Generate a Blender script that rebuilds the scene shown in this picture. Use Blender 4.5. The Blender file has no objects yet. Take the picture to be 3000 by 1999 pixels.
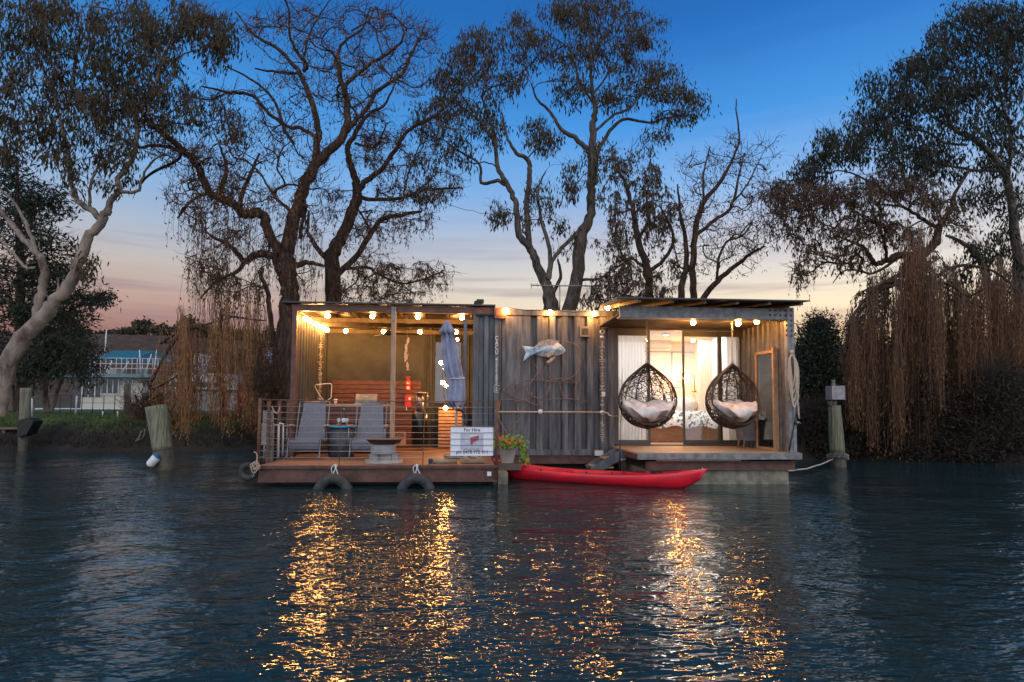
import bpy, math, random
import numpy as np
from mathutils import Matrix, Vector
SC = bpy.context.scene; COL = SC.collection
RNG = random.Random(7); NR = np.random.default_rng(7)
R = math.radians; PI = math.pi
# ---------------- camera (a low boat on the river; world x runs along the houseboat, y away from us)
F = 1750.; YAW = R(4); PIT = R(3.4); ROLL = R(0.3); CAMH = 1.15
SHIFT = (1195 - 999.5 - F*math.tan(PIT))/3000.
cam_data = bpy.data.cameras.new('camera'); cam = bpy.data.objects.new('camera', cam_data); COL.objects.link(cam)
cam_data.sensor_width = 36; cam_data.lens = 36*F/3000; cam_data.shift_y = SHIFT; cam_data.clip_start = .05; cam_data.clip_end = 3000
CM = Matrix.Rotation(-YAW, 3, 'Z') @ Matrix.Rotation(PI/2+PIT, 3, 'X') @ Matrix.Rotation(ROLL, 3, 'Z')
cam.matrix_world = Matrix.Translation((0, 0, CAMH)) @ CM.to_4x4()
SC.camera = cam
# ---------------- world: dusk sky
w = bpy.data.worlds.new('World'); SC.world = w; w.use_nodes = True
nt = w.node_tree; nt.nodes.clear()
def N(nt, t, **k):
    n = nt.nodes.new(t)
    for a, v in k.items():
        if hasattr(n, a): setattr(n, a, v)
        else: n.inputs[a].default_value = v
    return n
def srgb(r, g, b): return tuple(((c/255)/12.92 if c <= 10 else ((c/255+.055)/1.055)**2.4) for c in (r, g, b))+(1,)
def ramp(nt, stops, fac, interp='LINEAR'):
    n = nt.nodes.new('ShaderNodeValToRGB'); n.color_ramp.interpolation = interp
    e = n.color_ramp.elements
    while len(e) < len(stops): e.new(.5)
    for x, (p, c) in zip(e, stops):
        x.position = p; x.color = c if len(c) == 4 else tuple(c)+(1,)
    if fac is not None: nt.links.new(fac, n.inputs[0])
    return n
def math_n(nt, op, a, b=None, c=None, clamp=False):
    n = nt.nodes.new('ShaderNodeMath'); n.operation = op; n.use_clamp = clamp
    for i, v in enumerate((a, b, c)):
        if v is None: continue
        if isinstance(v, (int, float)): n.inputs[i].default_value = v
        else: nt.links.new(v, n.inputs[i])
    return n.outputs[0]
tc = N(nt, 'ShaderNodeTexCoord'); sep = N(nt, 'ShaderNodeSeparateXYZ'); nt.links.new(tc.outputs['Generated'], sep.inputs[0])
mp = N(nt, 'ShaderNodeMapping'); mp.inputs['Scale'].default_value = (1.2, 1.2, 22); nt.links.new(tc.outputs['Generated'], mp.inputs[0])
ns = N(nt, 'ShaderNodeTexNoise'); ns.inputs['Scale'].default_value = 2.2; ns.inputs['Detail'].default_value = 5; ns.inputs['Roughness'].default_value = .55
nt.links.new(mp.outputs[0], ns.inputs[0])
mp2 = N(nt, 'ShaderNodeMapping'); mp2.inputs['Scale'].default_value = (1, 1, 3); nt.links.new(tc.outputs['Generated'], mp2.inputs[0])
ns2 = N(nt, 'ShaderNodeTexNoise'); ns2.inputs['Scale'].default_value = 3; ns2.inputs['Detail'].default_value = 6
nt.links.new(mp2.outputs[0], ns2.inputs[0])
zz = math_n(nt, 'ADD', sep.outputs['Z'], math_n(nt, 'MULTIPLY', math_n(nt, 'SUBTRACT', ns.outputs[0], .5), .035))
base = ramp(nt, [(0, srgb(104, 76, 74)), (.105, srgb(154, 110, 104)), (.15, srgb(188, 156, 146)), (.20, srgb(194, 184, 178)), (.265, srgb(164, 182, 206)),
                 (.34, srgb(124, 174, 226)), (.43, srgb(74, 150, 222)), (.53, srgb(36, 114, 192)), (.62, srgb(24, 92, 168)), (1, srgb(12, 46, 104))], zz)
warm = ramp(nt, [(0, srgb(180, 130, 104)), (.12, srgb(226, 198, 164)), (.155, srgb(246, 230, 198)), (.21, srgb(220, 216, 210)), (.27, srgb(190, 196, 212)),
                 (.34, srgb(132, 180, 232)), (.43, srgb(64, 148, 226)), (.53, srgb(34, 112, 196)), (.62, srgb(22, 90, 168)), (1, srgb(12, 46, 104))], zz)
# azimuth weight of the afterglow (towards +x +y)
azv = math_n(nt, 'ADD', math_n(nt, 'MULTIPLY', sep.outputs['X'], .50), math_n(nt, 'MULTIPLY', sep.outputs['Y'], .866))
azw = N(nt, 'ShaderNodeMapRange'); azw.interpolation_type = 'SMOOTHSTEP'; azw.inputs[1].default_value = .62; azw.inputs[2].default_value = 1.0
nt.links.new(azv, azw.inputs[0])
mixn = N(nt, 'ShaderNodeMix', data_type='RGBA'); nt.links.new(azw.outputs[0], mixn.inputs[0]); nt.links.new(base.outputs[0], mixn.inputs[6]); nt.links.new(warm.outputs[0], mixn.inputs[7])
# dusky mauve cloud bars low in the sky
cl = math_n(nt, 'MULTIPLY', ramp(nt, [(.50, (0, 0, 0)), (.66, (1, 1, 1))], ns.outputs[0]).outputs[0], ramp(nt, [(.08, (.5, .5, .5)), (.16, (1, 1, 1)), (.24, (.3, .3, .3)), (.34, (.05, .05, .05)), (.45, (0, 0, 0))], sep.outputs['Z']).outputs[0])
mixc = N(nt, 'ShaderNodeMix', data_type='RGBA'); nt.links.new(math_n(nt, 'MULTIPLY', cl, .55), mixc.inputs[0]); nt.links.new(mixn.outputs[2], mixc.inputs[6]); mixc.inputs[7].default_value = srgb(140, 112, 128)
# soft patchy variation higher up
soft = math_n(nt, 'ADD', math_n(nt, 'MULTIPLY', ns2.outputs[0], .2), .93)
mulc = N(nt, 'ShaderNodeVectorMath', operation='MULTIPLY'); nt.links.new(mixc.outputs[2], mulc.inputs[0])
cmb = N(nt, 'ShaderNodeCombineXYZ'); [nt.links.new(soft, cmb.inputs[i]) for i in range(3)]; nt.links.new(cmb.outputs[0], mulc.inputs[1])
# unseen eastern sky behind the camera: even grey-blue, brightened to light the boat front
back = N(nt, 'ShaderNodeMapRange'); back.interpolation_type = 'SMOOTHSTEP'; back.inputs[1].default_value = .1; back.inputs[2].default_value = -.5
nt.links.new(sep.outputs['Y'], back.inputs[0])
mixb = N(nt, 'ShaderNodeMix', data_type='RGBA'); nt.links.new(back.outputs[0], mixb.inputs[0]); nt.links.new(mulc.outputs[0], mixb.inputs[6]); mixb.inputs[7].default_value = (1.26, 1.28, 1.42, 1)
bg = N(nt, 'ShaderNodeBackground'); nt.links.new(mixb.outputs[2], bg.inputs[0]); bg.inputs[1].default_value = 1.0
sky = N(nt, 'ShaderNodeTexSky'); sky.sky_type = 'NISHITA'; sky.sun_disc = False; sky.sun_elevation = R(1.5); sky.sun_rotation = R(30)
bg2 = N(nt, 'ShaderNodeBackground'); nt.links.new(sky.outputs[0], bg2.inputs[0]); bg2.inputs[1].default_value = .01
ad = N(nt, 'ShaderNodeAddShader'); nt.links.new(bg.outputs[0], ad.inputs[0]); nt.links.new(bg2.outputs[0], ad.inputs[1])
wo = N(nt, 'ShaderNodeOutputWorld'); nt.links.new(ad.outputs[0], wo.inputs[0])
# ---------------- the last light of the sun, low beyond the right bank
sd = bpy.data.lights.new('sun', 'SUN'); sd.energy = .4; sd.angle = R(12); sd.color = (1, .62, .38)
sun = bpy.data.objects.new('sun', sd); COL.objects.link(sun)
sdir = Vector((math.sin(R(68))*math.cos(R(5)), math.cos(R(68))*math.cos(R(5)), math.sin(R(5))))
sun.rotation_euler = sdir.to_track_quat('Z', 'Y').to_euler()
SC.view_settings.view_transform = 'Standard'; SC.view_settings.look = 'None'; SC.view_settings.exposure = 0; SC.view_settings.gamma = 1
SC.cycles.max_bounces = 6; SC.cycles.transparent_max_bounces = 12; SC.cycles.sample_clamp_indirect = 4; SC.cycles.caustics_reflective = False; SC.cycles.caustics_refractive = False

# ---------------- helpers
def at(px, py, Y):
    if py == 1: py = 1195      # only the sideways position is wanted: read it at eye level
    d = CM @ Vector(((px-1500)/F, -(py-999.5-SHIFT*3000)/F, -1.0))
    return d*(Y/d.y)+Vector((0, 0, CAMH))
def col4(c): return tuple(c)+(1,) if len(c) == 3 else tuple(c)
MATS = {}
def mat(name, c, rough=.6, metal=0., var=.25, scale=6., bump=0., bscale=40., c2=None, stretch=(1, 1, 1), emit=None, es=0., spec=.5, island=False, alpha=None):
    if name in MATS: return MATS[name]
    m = bpy.data.materials.new(name); m.use_nodes = True; nt = m.node_tree; b = nt.nodes['Principled BSDF']
    c = col4(c); c2 = col4(c2) if c2 else tuple(x*(1-var) for x in c[:3])+(1,); c1 = tuple(min(1, x*(1+var*.5)) for x in c[:3])+(1,) if not c2 == c else c
    t = N(nt, 'ShaderNodeTexCoord'); mpn = N(nt, 'ShaderNodeMapping'); mpn.inputs['Scale'].default_value = stretch; nt.links.new(t.outputs['Object'], mpn.inputs[0])
    n = N(nt, 'ShaderNodeTexNoise'); n.inputs['Scale'].default_value = scale; n.inputs['Detail'].default_value = 6; n.inputs['Roughness'].default_value = .62
    nt.links.new(mpn.outputs[0], n.inputs[0])
    rp = ramp(nt, [(.36, c2), (.64, c1)], n.outputs[0])
    if island:
        g = N(nt, 'ShaderNodeNewGeometry'); s = math_n(nt, 'ADD', math_n(nt, 'MULTIPLY', g.outputs['Random Per Island'], .62), math_n(nt, 'MULTIPLY', n.outputs[0], .38))
        nt.links.new(s, rp.inputs[0]); rp.color_ramp.elements[0].position = .15; rp.color_ramp.elements[1].position = .8
    nt.links.new(rp.outputs[0], b.inputs['Base Color'])
    b.inputs['Roughness'].default_value = rough; b.inputs['Metallic'].default_value = metal; b.inputs['Specular IOR Level'].default_value = spec
    if bump:
        n2 = N(nt, 'ShaderNodeTexNoise'); n2.inputs['Scale'].default_value = bscale; n2.inputs['Detail'].default_value = 4; nt.links.new(mpn.outputs[0], n2.inputs[0])
        bp = N(nt, 'ShaderNodeBump'); bp.inputs['Strength'].default_value = min(1, bump); bp.inputs['Distance'].default_value = .01; nt.links.new(n2.outputs[0], bp.inputs['Height']); nt.links.new(bp.outputs[0], b.inputs['Normal'])
    if emit: b.inputs['Emission Color'].default_value = col4(emit); b.inputs['Emission Strength'].default_value = es
    if alpha is not None: b.inputs['Alpha'].default_value = alpha
    MATS[name] = m; return m
def worigin(o):
    v = Vector((0, 0, 0))
    while o: v += o.location; o = o.parent
    return v
class MB:
    def __init__(s): s.v = []; s.f = []; s.sm = []; s.n = 0
    def add(s, vs, fs, smooth=False):
        s.v.extend([tuple(q) for q in vs]); s.f.extend([tuple(i+s.n for i in q) for q in fs]); s.sm.extend([smooth]*len(fs)); s.n += len(vs); return s
    def box(s, x0, x1, y0, y1, z0, z1):
        return s.add([(x0, y0, z0), (x1, y0, z0), (x1, y1, z0), (x0, y1, z0), (x0, y0, z1), (x1, y0, z1), (x1, y1, z1), (x0, y1, z1)],
                     [(0, 3, 2, 1), (4, 5, 6, 7), (0, 1, 5, 4), (1, 2, 6, 5), (2, 3, 7, 6), (3, 0, 4, 7)])
    def obox(s, p0, p1, wd, ht, up=(0, 0, 1)):   # beam between two points
        p0 = Vector(p0); p1 = Vector(p1); d = (p1-p0).normalized(); u = Vector(up); a = d.cross(u).normalized(); b = a.cross(d).normalized()
        vs = [p+a*sx*wd/2+b*sz*ht/2 for p in (p0, p1) for sx, sz in ((-1, -1), (1, -1), (1, 1), (-1, 1))]
        return s.add(vs, [(0, 1, 2, 3), (7, 6, 5, 4), (0, 4, 5, 1), (1, 5, 6, 2), (2, 6, 7, 3), (3, 7, 4, 0)])
    def tube(s, pts, r, n=8, cap=True, closed=False):
        pts = [Vector(p) for p in pts]; k = len(pts)
        if isinstance(r, (int, float)): r = [r]*k
        vs = []; fs = []; a = None
        for i, p in enumerate(pts):
            d = (pts[(i+1) % k]-pts[i-1]) if closed else (pts[min(i+1, k-1)]-pts[max(i-1, 0)])
            d = d.normalized() if d.length > 1e-9 else Vector((0, 0, 1))
            if a is None: a = d.orthogonal().normalized()
            a = (a-d*a.dot(d)); a = a.normalized() if a.length > 1e-6 else d.orthogonal().normalized()
            b = d.cross(a)
            for j in range(n):
                t = 2*PI*j/n; vs.append(p+(a*math.cos(t)+b*math.sin(t))*r[i])
        for i in range(k if closed else k-1):
            for j in range(n):
                i2 = (i+1) % k; fs.append((i*n+j, i*n+(j+1) % n, i2*n+(j+1) % n, i2*n+j))
        s.add(vs, fs, True)
        if cap and not closed:
            s.f.append(tuple(s.n-len(vs)+j for j in range(n-1, -1, -1))); s.f.append(tuple(s.n-n+j for j in range(n))); s.sm += [False]*2
        return s
    def cyl(s, p0, p1, r0, r1=None, n=16): return s.tube([p0, p1], [r0, r1 if r1 is not None else r0], n)
    def lathe(s, c, prof, n=24, smooth=True, ax='z'):
        vs = []; fs = []
        for (r, z) in prof:
            for j in range(n):
                t = 2*PI*j/n; x, y = r*math.cos(t), r*math.sin(t)
                vs.append((c[0]+x, c[1]+y, c[2]+z) if ax == 'z' else (c[0]+x, c[1]+z, c[2]+y))
        for i in range(len(prof)-1):
            for j in range(n): fs.append((i*n+j, i*n+(j+1) % n, (i+1)*n+(j+1) % n, (i+1)*n+j))
        fs.append(tuple(range(n-1, -1, -1))); fs.append(tuple((len(prof)-1)*n+j for j in range(n)))
        return s.add(vs, fs, smooth)
    def ball(s, c, r, n=10, sc=(1, 1, 1)):
        m = n//2+1; vs = []; fs = []
        for i in range(1, m):
            for j in range(n):
                a = PI*i/m; t = 2*PI*j/n; vs.append((c[0]+r*sc[0]*math.sin(a)*math.cos(t), c[1]+r*sc[1]*math.sin(a)*math.sin(t), c[2]+r*sc[2]*math.cos(a)))
        for i in range(m-2):
            for j in range(n): fs.append((i*n+j, (i+1)*n+j, (i+1)*n+(j+1) % n, i*n+(j+1) % n))
        vs += [(c[0], c[1], c[2]+r*sc[2]), (c[0], c[1], c[2]-r*sc[2])]; q = len(vs)
        for j in range(n): fs.append((q-2, j, (j+1) % n)); fs.append((q-1, (m-2)*n+(j+1) % n, (m-2)*n+j))
        return s.add(vs, fs, True)
    def prism(s, poly, axis, lo, hi):          # poly of 2-D points extruded along axis 0/1/2
        k = len(poly)
        def P(q, h): return (h, q[0], q[1]) if axis == 0 else (q[0], h, q[1]) if axis == 1 else (q[0], q[1], h)
        vs = [P(q, lo) for q in poly]+[P(q, hi) for q in poly]
        return s.add(vs, [tuple(range(k-1, -1, -1)), tuple(range(k, 2*k))]+[(i, (i+1) % k, k+(i+1) % k, k+i) for i in range(k)])
    def torus(s, c, R0, r0, axis='y', n=28, m=10, sc=1.0):
        pts = []
        for i in range(n):
            t = 2*PI*i/n; a, b = R0*math.cos(t), R0*math.sin(t)*sc
            pts.append((c[0]+a, c[1], c[2]+b) if axis == 'y' else (c[0]+a, c[1]+b, c[2]) if axis == 'z' else (c[0], c[1]+a, c[2]+b))
        return s.tube(pts, r0, m, closed=True)
    def corr(s, p0, p1, z0, z1, period=.2, depth=.04, flat=.4, ztop=None):   # corrugated sheet between two plan points; positive depth = ridge towards -normal
        p0 = Vector(p0+(0,)); p1 = Vector(p1+(0,)); L = (p1-p0).length; d = (p1-p0).normalized(); nrm = Vector((d.y, -d.x, 0)); k = max(1, round(L/period)); per = L/k
        xs = []
        for i in range(k):
            xs += [(i*per, 0), (i*per+per*flat, 0), (i*per+per*.5, depth), (i*per+per*(.5+flat), depth)]
        xs.append((L, 0)); vs = []
        for x, h in xs:
            q = p0+d*x-nrm*h; zt = z1 if ztop is None else z1+(ztop-z1)*x/L; vs += [(q.x, q.y, z0), (q.x, q.y, zt)]
        return s.add(vs, [(2*i, 2*i+2, 2*i+3, 2*i+1) for i in range(len(xs)-1)])
    def build(s, name, m, parent=None):
        o = worigin(parent) if parent else Vector((0, 0, 0))
        me = bpy.data.meshes.new(name); me.from_pydata([(x-o.x, y-o.y, z-o.z) for x, y, z in s.v], [], s.f); me.update()
        me.polygons.foreach_set('use_smooth', s.sm); me.materials.append(m)
        ob = bpy.data.objects.new(name, me); COL.objects.link(ob); ob.parent = parent; return ob
def bulk(name, V, Fq, m, parent=None, smooth=False):    # numpy mesh, faces all with the same corner count
    o = worigin(parent) if parent else Vector((0, 0, 0)); V = np.asarray(V, dtype=np.float32)-np.array(o, dtype=np.float32); Fq = np.asarray(Fq, dtype=np.int32)
    me = bpy.data.meshes.new(name); k = Fq.shape[1]; me.vertices.add(len(V)); me.vertices.foreach_set('co', V.ravel())
    me.loops.add(Fq.size); me.loops.foreach_set('vertex_index', Fq.ravel()); me.polygons.add(len(Fq))
    me.polygons.foreach_set('loop_start', np.arange(0, Fq.size, k, dtype=np.int32)); me.polygons.foreach_set('loop_total', np.full(len(Fq), k, dtype=np.int32))
    me.update(); me.validate(); me.materials.append(m)
    if smooth: me.polygons.foreach_set('use_smooth', np.ones(len(me.polygons), dtype=bool))
    ob = bpy.data.objects.new(name, me); COL.objects.link(ob); ob.parent = parent; return ob
def tag(o, label=None, cat=None, group=None, kind=None):
    if label: o['label'] = label
    if cat: o['category'] = cat
    if group: o['group'] = group
    if kind: o['kind'] = kind
    return o
def thing(name, label, cat, loc=(0, 0, 0), group=None):
    o = bpy.data.objects.new(name, None); COL.objects.link(o); o.location = Vector(loc); return tag(o, label, cat, group)
def copy_tree(o, parent=None):
    c = o.copy(); COL.objects.link(c); c.parent = parent
    for ch in [x for x in o.children]: copy_tree(ch, c)
    return c
def text(name, s, size, loc, m, parent, rot=(PI/2, 0, 0), align='CENTER', sx=1.0, bold=0.0):
    cu = bpy.data.curves.new(name, 'FONT'); cu.body = s; cu.size = size; cu.align_x = align; cu.extrude = .001; cu.offset = bold; cu.materials.append(m)
    ob = bpy.data.objects.new(name, cu); COL.objects.link(ob); dg = bpy.context.evaluated_depsgraph_get(); dg.update()
    me = bpy.data.meshes.new_from_object(ob.evaluated_get(dg)); bpy.data.objects.remove(ob)
    me.name = name; ob = bpy.data.objects.new(name, me); COL.objects.link(ob); ob.parent = parent; ob.location = Vector(loc)-worigin(parent); ob.rotation_euler = rot; ob.scale = (sx, 1, 1)
    if not me.materials: me.materials.append(m)
    return ob
def wob(a, b, k, amp, seed=0, sag=0.):        # wandering line between two points
    rr = random.Random(seed); a = Vector(a); b = Vector(b); out = []
    for i in range(k+1):
        t = i/k; e = math.sin(PI*t); out.append(a.lerp(b, t)+Vector((rr.uniform(-1, 1), rr.uniform(-1, 1), rr.uniform(-1, 1)))*amp*e-Vector((0, 0, sag*4*t*(1-t))))
    return out
def smoothline(pts, sub=4):
    pts = [Vector(p) for p in pts]; out = []
    for i in range(len(pts)-1):
        p0 = pts[max(i-1, 0)]; p1 = pts[i]; p2 = pts[i+1]; p3 = pts[min(i+2, len(pts)-1)]
        for j in range(sub):
            t = j/sub; out.append(.5*((2*p1)+(p2-p0)*t+(2*p0-5*p1+4*p2-p3)*t*t+(3*p1-p0-3*p2+p3)*t**3))
    out.append(pts[-1]); return out
BULBE = 270; ROOME = 15
# ================= SETTING: water, ground
WAVE = .145
def water():
    m = bpy.data.materials.new('river_water'); m.use_nodes = True; nt = m.node_tree; b = nt.nodes['Principled BSDF']
    b.inputs['Base Color'].default_value = (.011, .034, .038, 1); b.inputs['Roughness'].default_value = .03; b.inputs['IOR'].default_value = 1.33
    t = N(nt, 'ShaderNodeTexCoord'); h = None
    for (sc, st, wgt, det, dist) in ((.9, (1, 1.5, 1), .30, 2, .3), (3.0, (.8, 1.7, 1), .17, 2, .6), (8.5, (.6, 1.5, 1), .125, 2, .6), (22, (.7, 1.4, 1), .036, 1, .3)):
        mpn = N(nt, 'ShaderNodeMapping'); mpn.inputs['Scale'].default_value = st; mpn.inputs['Rotation'].default_value = (0, 0, R(8+sc)); nt.links.new(t.outputs['Object'], mpn.inputs[0])
        n = N(nt, 'ShaderNodeTexNoise'); n.inputs['Scale'].default_value = sc; n.inputs['Detail'].default_value = det; n.inputs['Distortion'].default_value = dist; n.inputs['Roughness'].default_value = .5
        nt.links.new(mpn.outputs[0], n.inputs[0])
        v = math_n(nt, 'MULTIPLY', n.outputs[0], wgt)
        if sc < 2: big = v
        elif sc < 4: fine = v
        else: fine = math_n(nt, 'ADD', fine, v)
    pn = N(nt, 'ShaderNodeTexNoise'); pn.inputs['Scale'].default_value = .42; pn.inputs['Detail'].default_value = 5; pn.inputs['Distortion'].default_value = 1.0; nt.links.new(t.outputs['Object'], pn.inputs[0])
    pr_ = N(nt, 'ShaderNodeMapRange'); pr_.inputs[1].default_value = .35; pr_.inputs[2].default_value = .65; pr_.inputs[3].default_value = .3; pr_.inputs[4].default_value = 1.3; nt.links.new(pn.outputs[0], pr_.inputs[0]); h = math_n(nt, 'ADD', big, math_n(nt, 'MULTIPLY', fine, pr_.outputs[0]))
    bp = N(nt, 'ShaderNodeBump'); bp.inputs['Strength'].default_value = 1; bp.inputs['Distance'].default_value = WAVE; nt.links.new(h, bp.inputs['Height']); nt.links.new(bp.outputs[0], b.inputs['Normal'])
    V = [(-500, -80, 0), (500, -80, 0), (500, 60, 0), (-500, 60, 0)]
    o = bulk('water', V, [(0, 1, 2, 3)], m); tag(o, 'dark rippled river water reflecting the lamps', None, None, 'structure')
water()
def edge_y(x):   # where the bank meets the water
    b = 16.0 if x < -1 else (16.0-(min(x, 7)+1)/8*3.0)
    if x > 9: b -= (x-9)*.06
    return b+.35*math.sin(x*.9)+.18*math.sin(x*2.3+1)
def ground_z(x, y):
    d = y-edge_y(x); lo = -.6
    if d < 0: z = lo+ (d+1)*.6 if d > -1 else lo
    else:
        t = min(1, d/1.1); z = .0+.78*(t**.6)
        z += .12*min(1, max(0, d-1)/12)
    z += .04*math.sin(x*1.7+y)*math.sin(y*1.3) if d > .3 else 0
    if y > 75:
        t = (y-75)/75; z += 18.5*(t*t*(3-2*t) if t < 1 else 1)*(.93+.05*math.sin(x*.05+.6)+.03*math.sin(x*.17))
    return z
def ground():
    xs = sorted(set([-700, -400, -250, -170, -120, -90, -70, -50]+[round(-40+i*.5, 2) for i in range(161)]+[50, 70, 90, 120, 170, 250, 400, 700]))
    ys = [6, 9, 11]+[round(12+i*.12, 2) for i in range(60)]+[round(19.4+i*.8, 2) for i in range(30)]+[46, 50, 56, 62, 70, 78, 86, 96, 108, 120, 135, 150, 165, 180, 200, 230, 300, 500, 1400]
    V = [(x, y, ground_z(x, y)) for y in ys for x in xs]; nx = len(xs)
    Fq = [(j*nx+i, j*nx+i+1, (j+1)*nx+i+1, (j+1)*nx+i) for j in range(len(ys)-1) for i in range(nx-1)]
    m = bpy.data.materials.new('bank_earth'); m.use_nodes = True; nt = m.node_tree; b = nt.nodes['Principled BSDF']; b.inputs['Roughness'].default_value = .95
    t = N(nt, 'ShaderNodeTexCoord'); sp = N(nt, 'ShaderNodeSeparateXYZ'); nt.links.new(t.outputs['Object'], sp.inputs[0])
    n = N(nt, 'ShaderNodeTexNoise'); n.inputs['Scale'].default_value = .9; n.inputs['Detail'].default_value = 9; nt.links.new(t.outputs['Object'], n.inputs[0])
    gr = ramp(nt, [(.35, (.022, .045, .010)), (.55, (.055, .095, .018)), (.72, (.085, .075, .03))], n.outputs[0])
    mud = ramp(nt, [(.3, (.006, .005, .004)), (.7, (.022, .016, .011))], n.outputs[0])
    hay = ramp(nt, [(.35, (.03, .018, .008)), (.65, (.10, .052, .024))], n.outputs[0])
    f1 = N(nt, 'ShaderNodeMapRange'); f1.inputs[1].default_value = .45; f1.inputs[2].default_value = .72; nt.links.new(math_n(nt, 'ADD', sp.outputs['Z'], math_n(nt, 'MULTIPLY', math_n(nt, 'SUBTRACT', n.outputs[0], .5), .6)), f1.inputs[0])
    f2 = N(nt, 'ShaderNodeMapRange'); f2.inputs[1].default_value = 60; f2.inputs[2].default_value = 90; nt.links.new(sp.outputs['Y'], f2.inputs[0])
    m1 = N(nt, 'ShaderNodeMix', data_type='RGBA'); nt.links.new(f1.outputs[0], m1.inputs[0]); nt.links.new(mud.outputs[0], m1.inputs[6]); nt.links.new(gr.outputs[0], m1.inputs[7])
    m2 = N(nt, 'ShaderNodeMix', data_type='RGBA'); nt.links.new(f2.outputs[0], m2.inputs[0]); nt.links.new(m1.outputs[2], m2.inputs[6]); nt.links.new(hay.outputs[0], m2.inputs[7])
    nt.links.new(m2.outputs[2], b.inputs['Base Color'])
    n3 = N(nt, 'ShaderNodeTexNoise'); n3.inputs['Scale'].default_value = 12; n3.inputs['Detail'].default_value = 6; nt.links.new(t.outputs['Object'], n3.inputs[0])
    bp = N(nt, 'ShaderNodeBump'); bp.inputs['Strength'].default_value = .8; bp.inputs['Distance'].default_value = .08; nt.links.new(n3.outputs[0], bp.inputs['Height']); nt.links.new(bp.outputs[0], b.inputs['Normal'])
    o = bulk('ground', V, Fq, m, smooth=True); tag(o, 'grassy river bank rising to a dry hill', None, None, 'structure')
ground()
def blades(name, label, P, h, wd, m, lean=.35, droop=False):
    n = len(P); a = NR.uniform(0, 2*PI, n); hh = h*NR.uniform(.5, 1.3, n); ww = wd*NR.uniform(.7, 1.3, n)
    dx = np.stack([np.cos(a), np.sin(a), np.zeros(n)], 1)*ww[:, None]/2; up = np.stack([NR.normal(0, lean, n), NR.normal(0, lean, n), np.ones(n)*(-1 if droop else 1)], 1); up *= (hh/np.linalg.norm(up, axis=1))[:, None]
    V = np.stack([P-dx, P+dx, P+up], 1).reshape(-1, 3); Fq = np.arange(n*3).reshape(-1, 3)
    return tag(bulk(name, V, Fq, m), label, None, None, 'stuff')
def bank_points(n, x0, x1, d0, d1):
    x = NR.uniform(x0, x1, n); P = np.array([(a, edge_y(a)+d, 0) for a, d in zip(x, d0+(d1-d0)*NR.uniform(0, 1, n)**1.6)])
    P[:, 2] = [ground_z(a, b)-.02 for a, b, _ in P]; return P
GM = mat('grass_blade', (.07, .125, .02), .8, var=.6, island=True, c2=(.02, .035, .008))
n_ = 230; cx = NR.uniform(-45, 25, n_); cy = NR.uniform(88, 148, n_); cs = NR.uniform(.6, 1.9, n_); PP = []
for a_, b_, s_ in zip(cx, cy, cs): PP.append(np.array([a_, b_, ground_z(a_, b_)+s_*.4])+NR.normal(0, .42, (90, 3))*s_*np.array([1, 1, .6]))
PP = np.concatenate(PP); blades('hill_scrub', 'low scrub dotted over the dry slope behind the white houseboat', PP, .75, .5, mat('scrub_leaf', (.05, .042, .022), .9, island=True, c2=(.018, .016, .010)), .9)
SM = mat('sedge_blade', (.034, .022, .012), .9, var=.6, island=True, c2=(.008, .006, .004))
blades('grass', 'short green grass along the top of the left bank', bank_points(16000, -22, 0, .7, 7), .13, .018, GM)
blades('bank_grass', 'brown sedge and roots hanging over the dark left bank', bank_points(7000, -22, 2, .05, .9), .2, .02, SM, .8)
P = bank_points(9000, 4.5, 24, .0, 3.5); blades('undergrowth', 'dead brown grass and brambles along the shaded right bank', P, .42, .016, SM, .7)
# ================= materials of the boat
STEEL = mat('charcoal_paint', (.145, .15, .16), .45, 0, c2=(.04, .043, .05), scale=5, stretch=(2.4, 2.4, .28), bump=.4, bscale=30)
STEELB = mat('blue_grey_paint', (.12, .14, .165), .5, 0, c2=(.06, .07, .085), scale=6, stretch=(1, 1, .3), bump=.3, bscale=30)
PURP = mat('red_oxide_beam', (.13, .062, .045), .55, c2=(.07, .032, .026), scale=7, bump=.3)
OLIVE = mat('dark_lining_panel', (.050, .056, .062), .75, c2=(.030, .034, .039), scale=3, bump=.25, bscale=60)
DECK = mat('deck_timber', (.30, .165, .105), .5, c2=(.17, .09, .058), scale=5, stretch=(.5, 6, 1), bump=.3, bscale=30)
DECK2 = mat('pale_deck_timber', (.50, .30, .16), .5, c2=(.33, .19, .10), scale=5, stretch=(.5, 6, 1), bump=.3, bscale=30)
GALV = mat('weathered_galvanised', (.24, .25, .26), .5, .4, c2=(.14, .145, .15), scale=9, bump=.2)
CONC = mat('float_concrete', (.26, .245, .20), .9, c2=(.14, .13, .09), scale=6, bump=.6)
BLACK = mat('black_float', (.012, .012, .012), .6)
REDW = mat('jarrah_slats', (.17, .07, .042), .45, c2=(.095, .038, .025), scale=6, stretch=(1, 1, 8), bump=.3)
PINE = mat('pale_post_timber', (.42, .29, .20), .7, c2=(.27, .17, .115), scale=7, stretch=(6, 6, .5), bump=.4)
RAFT = mat('rafter_timber', (.18, .145, .105), .7, c2=(.11, .09, .065), scale=6)
ROOFM = mat('roof_sheet', (.05, .055, .065), .4, .5)
FRAME = mat('door_frame_aluminium', (.10, .095, .088), .4, .3, var=.1)
WHITE = mat('white_interior', (.78, .77, .74), .8, var=.04)
CEIL = mat('white_ceiling', (.8, .79, .76), .8, var=.04)
CURT = mat('sheer_curtain', (.86, .86, .87), .9, var=.06)
WIRE = mat('railing_wire', (.42, .40, .38), .35, .7, var=.1)
RUST = mat('rusty_post', (.20, .085, .05), .7, c2=(.09, .045, .03), scale=14, bump=.4)
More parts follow.
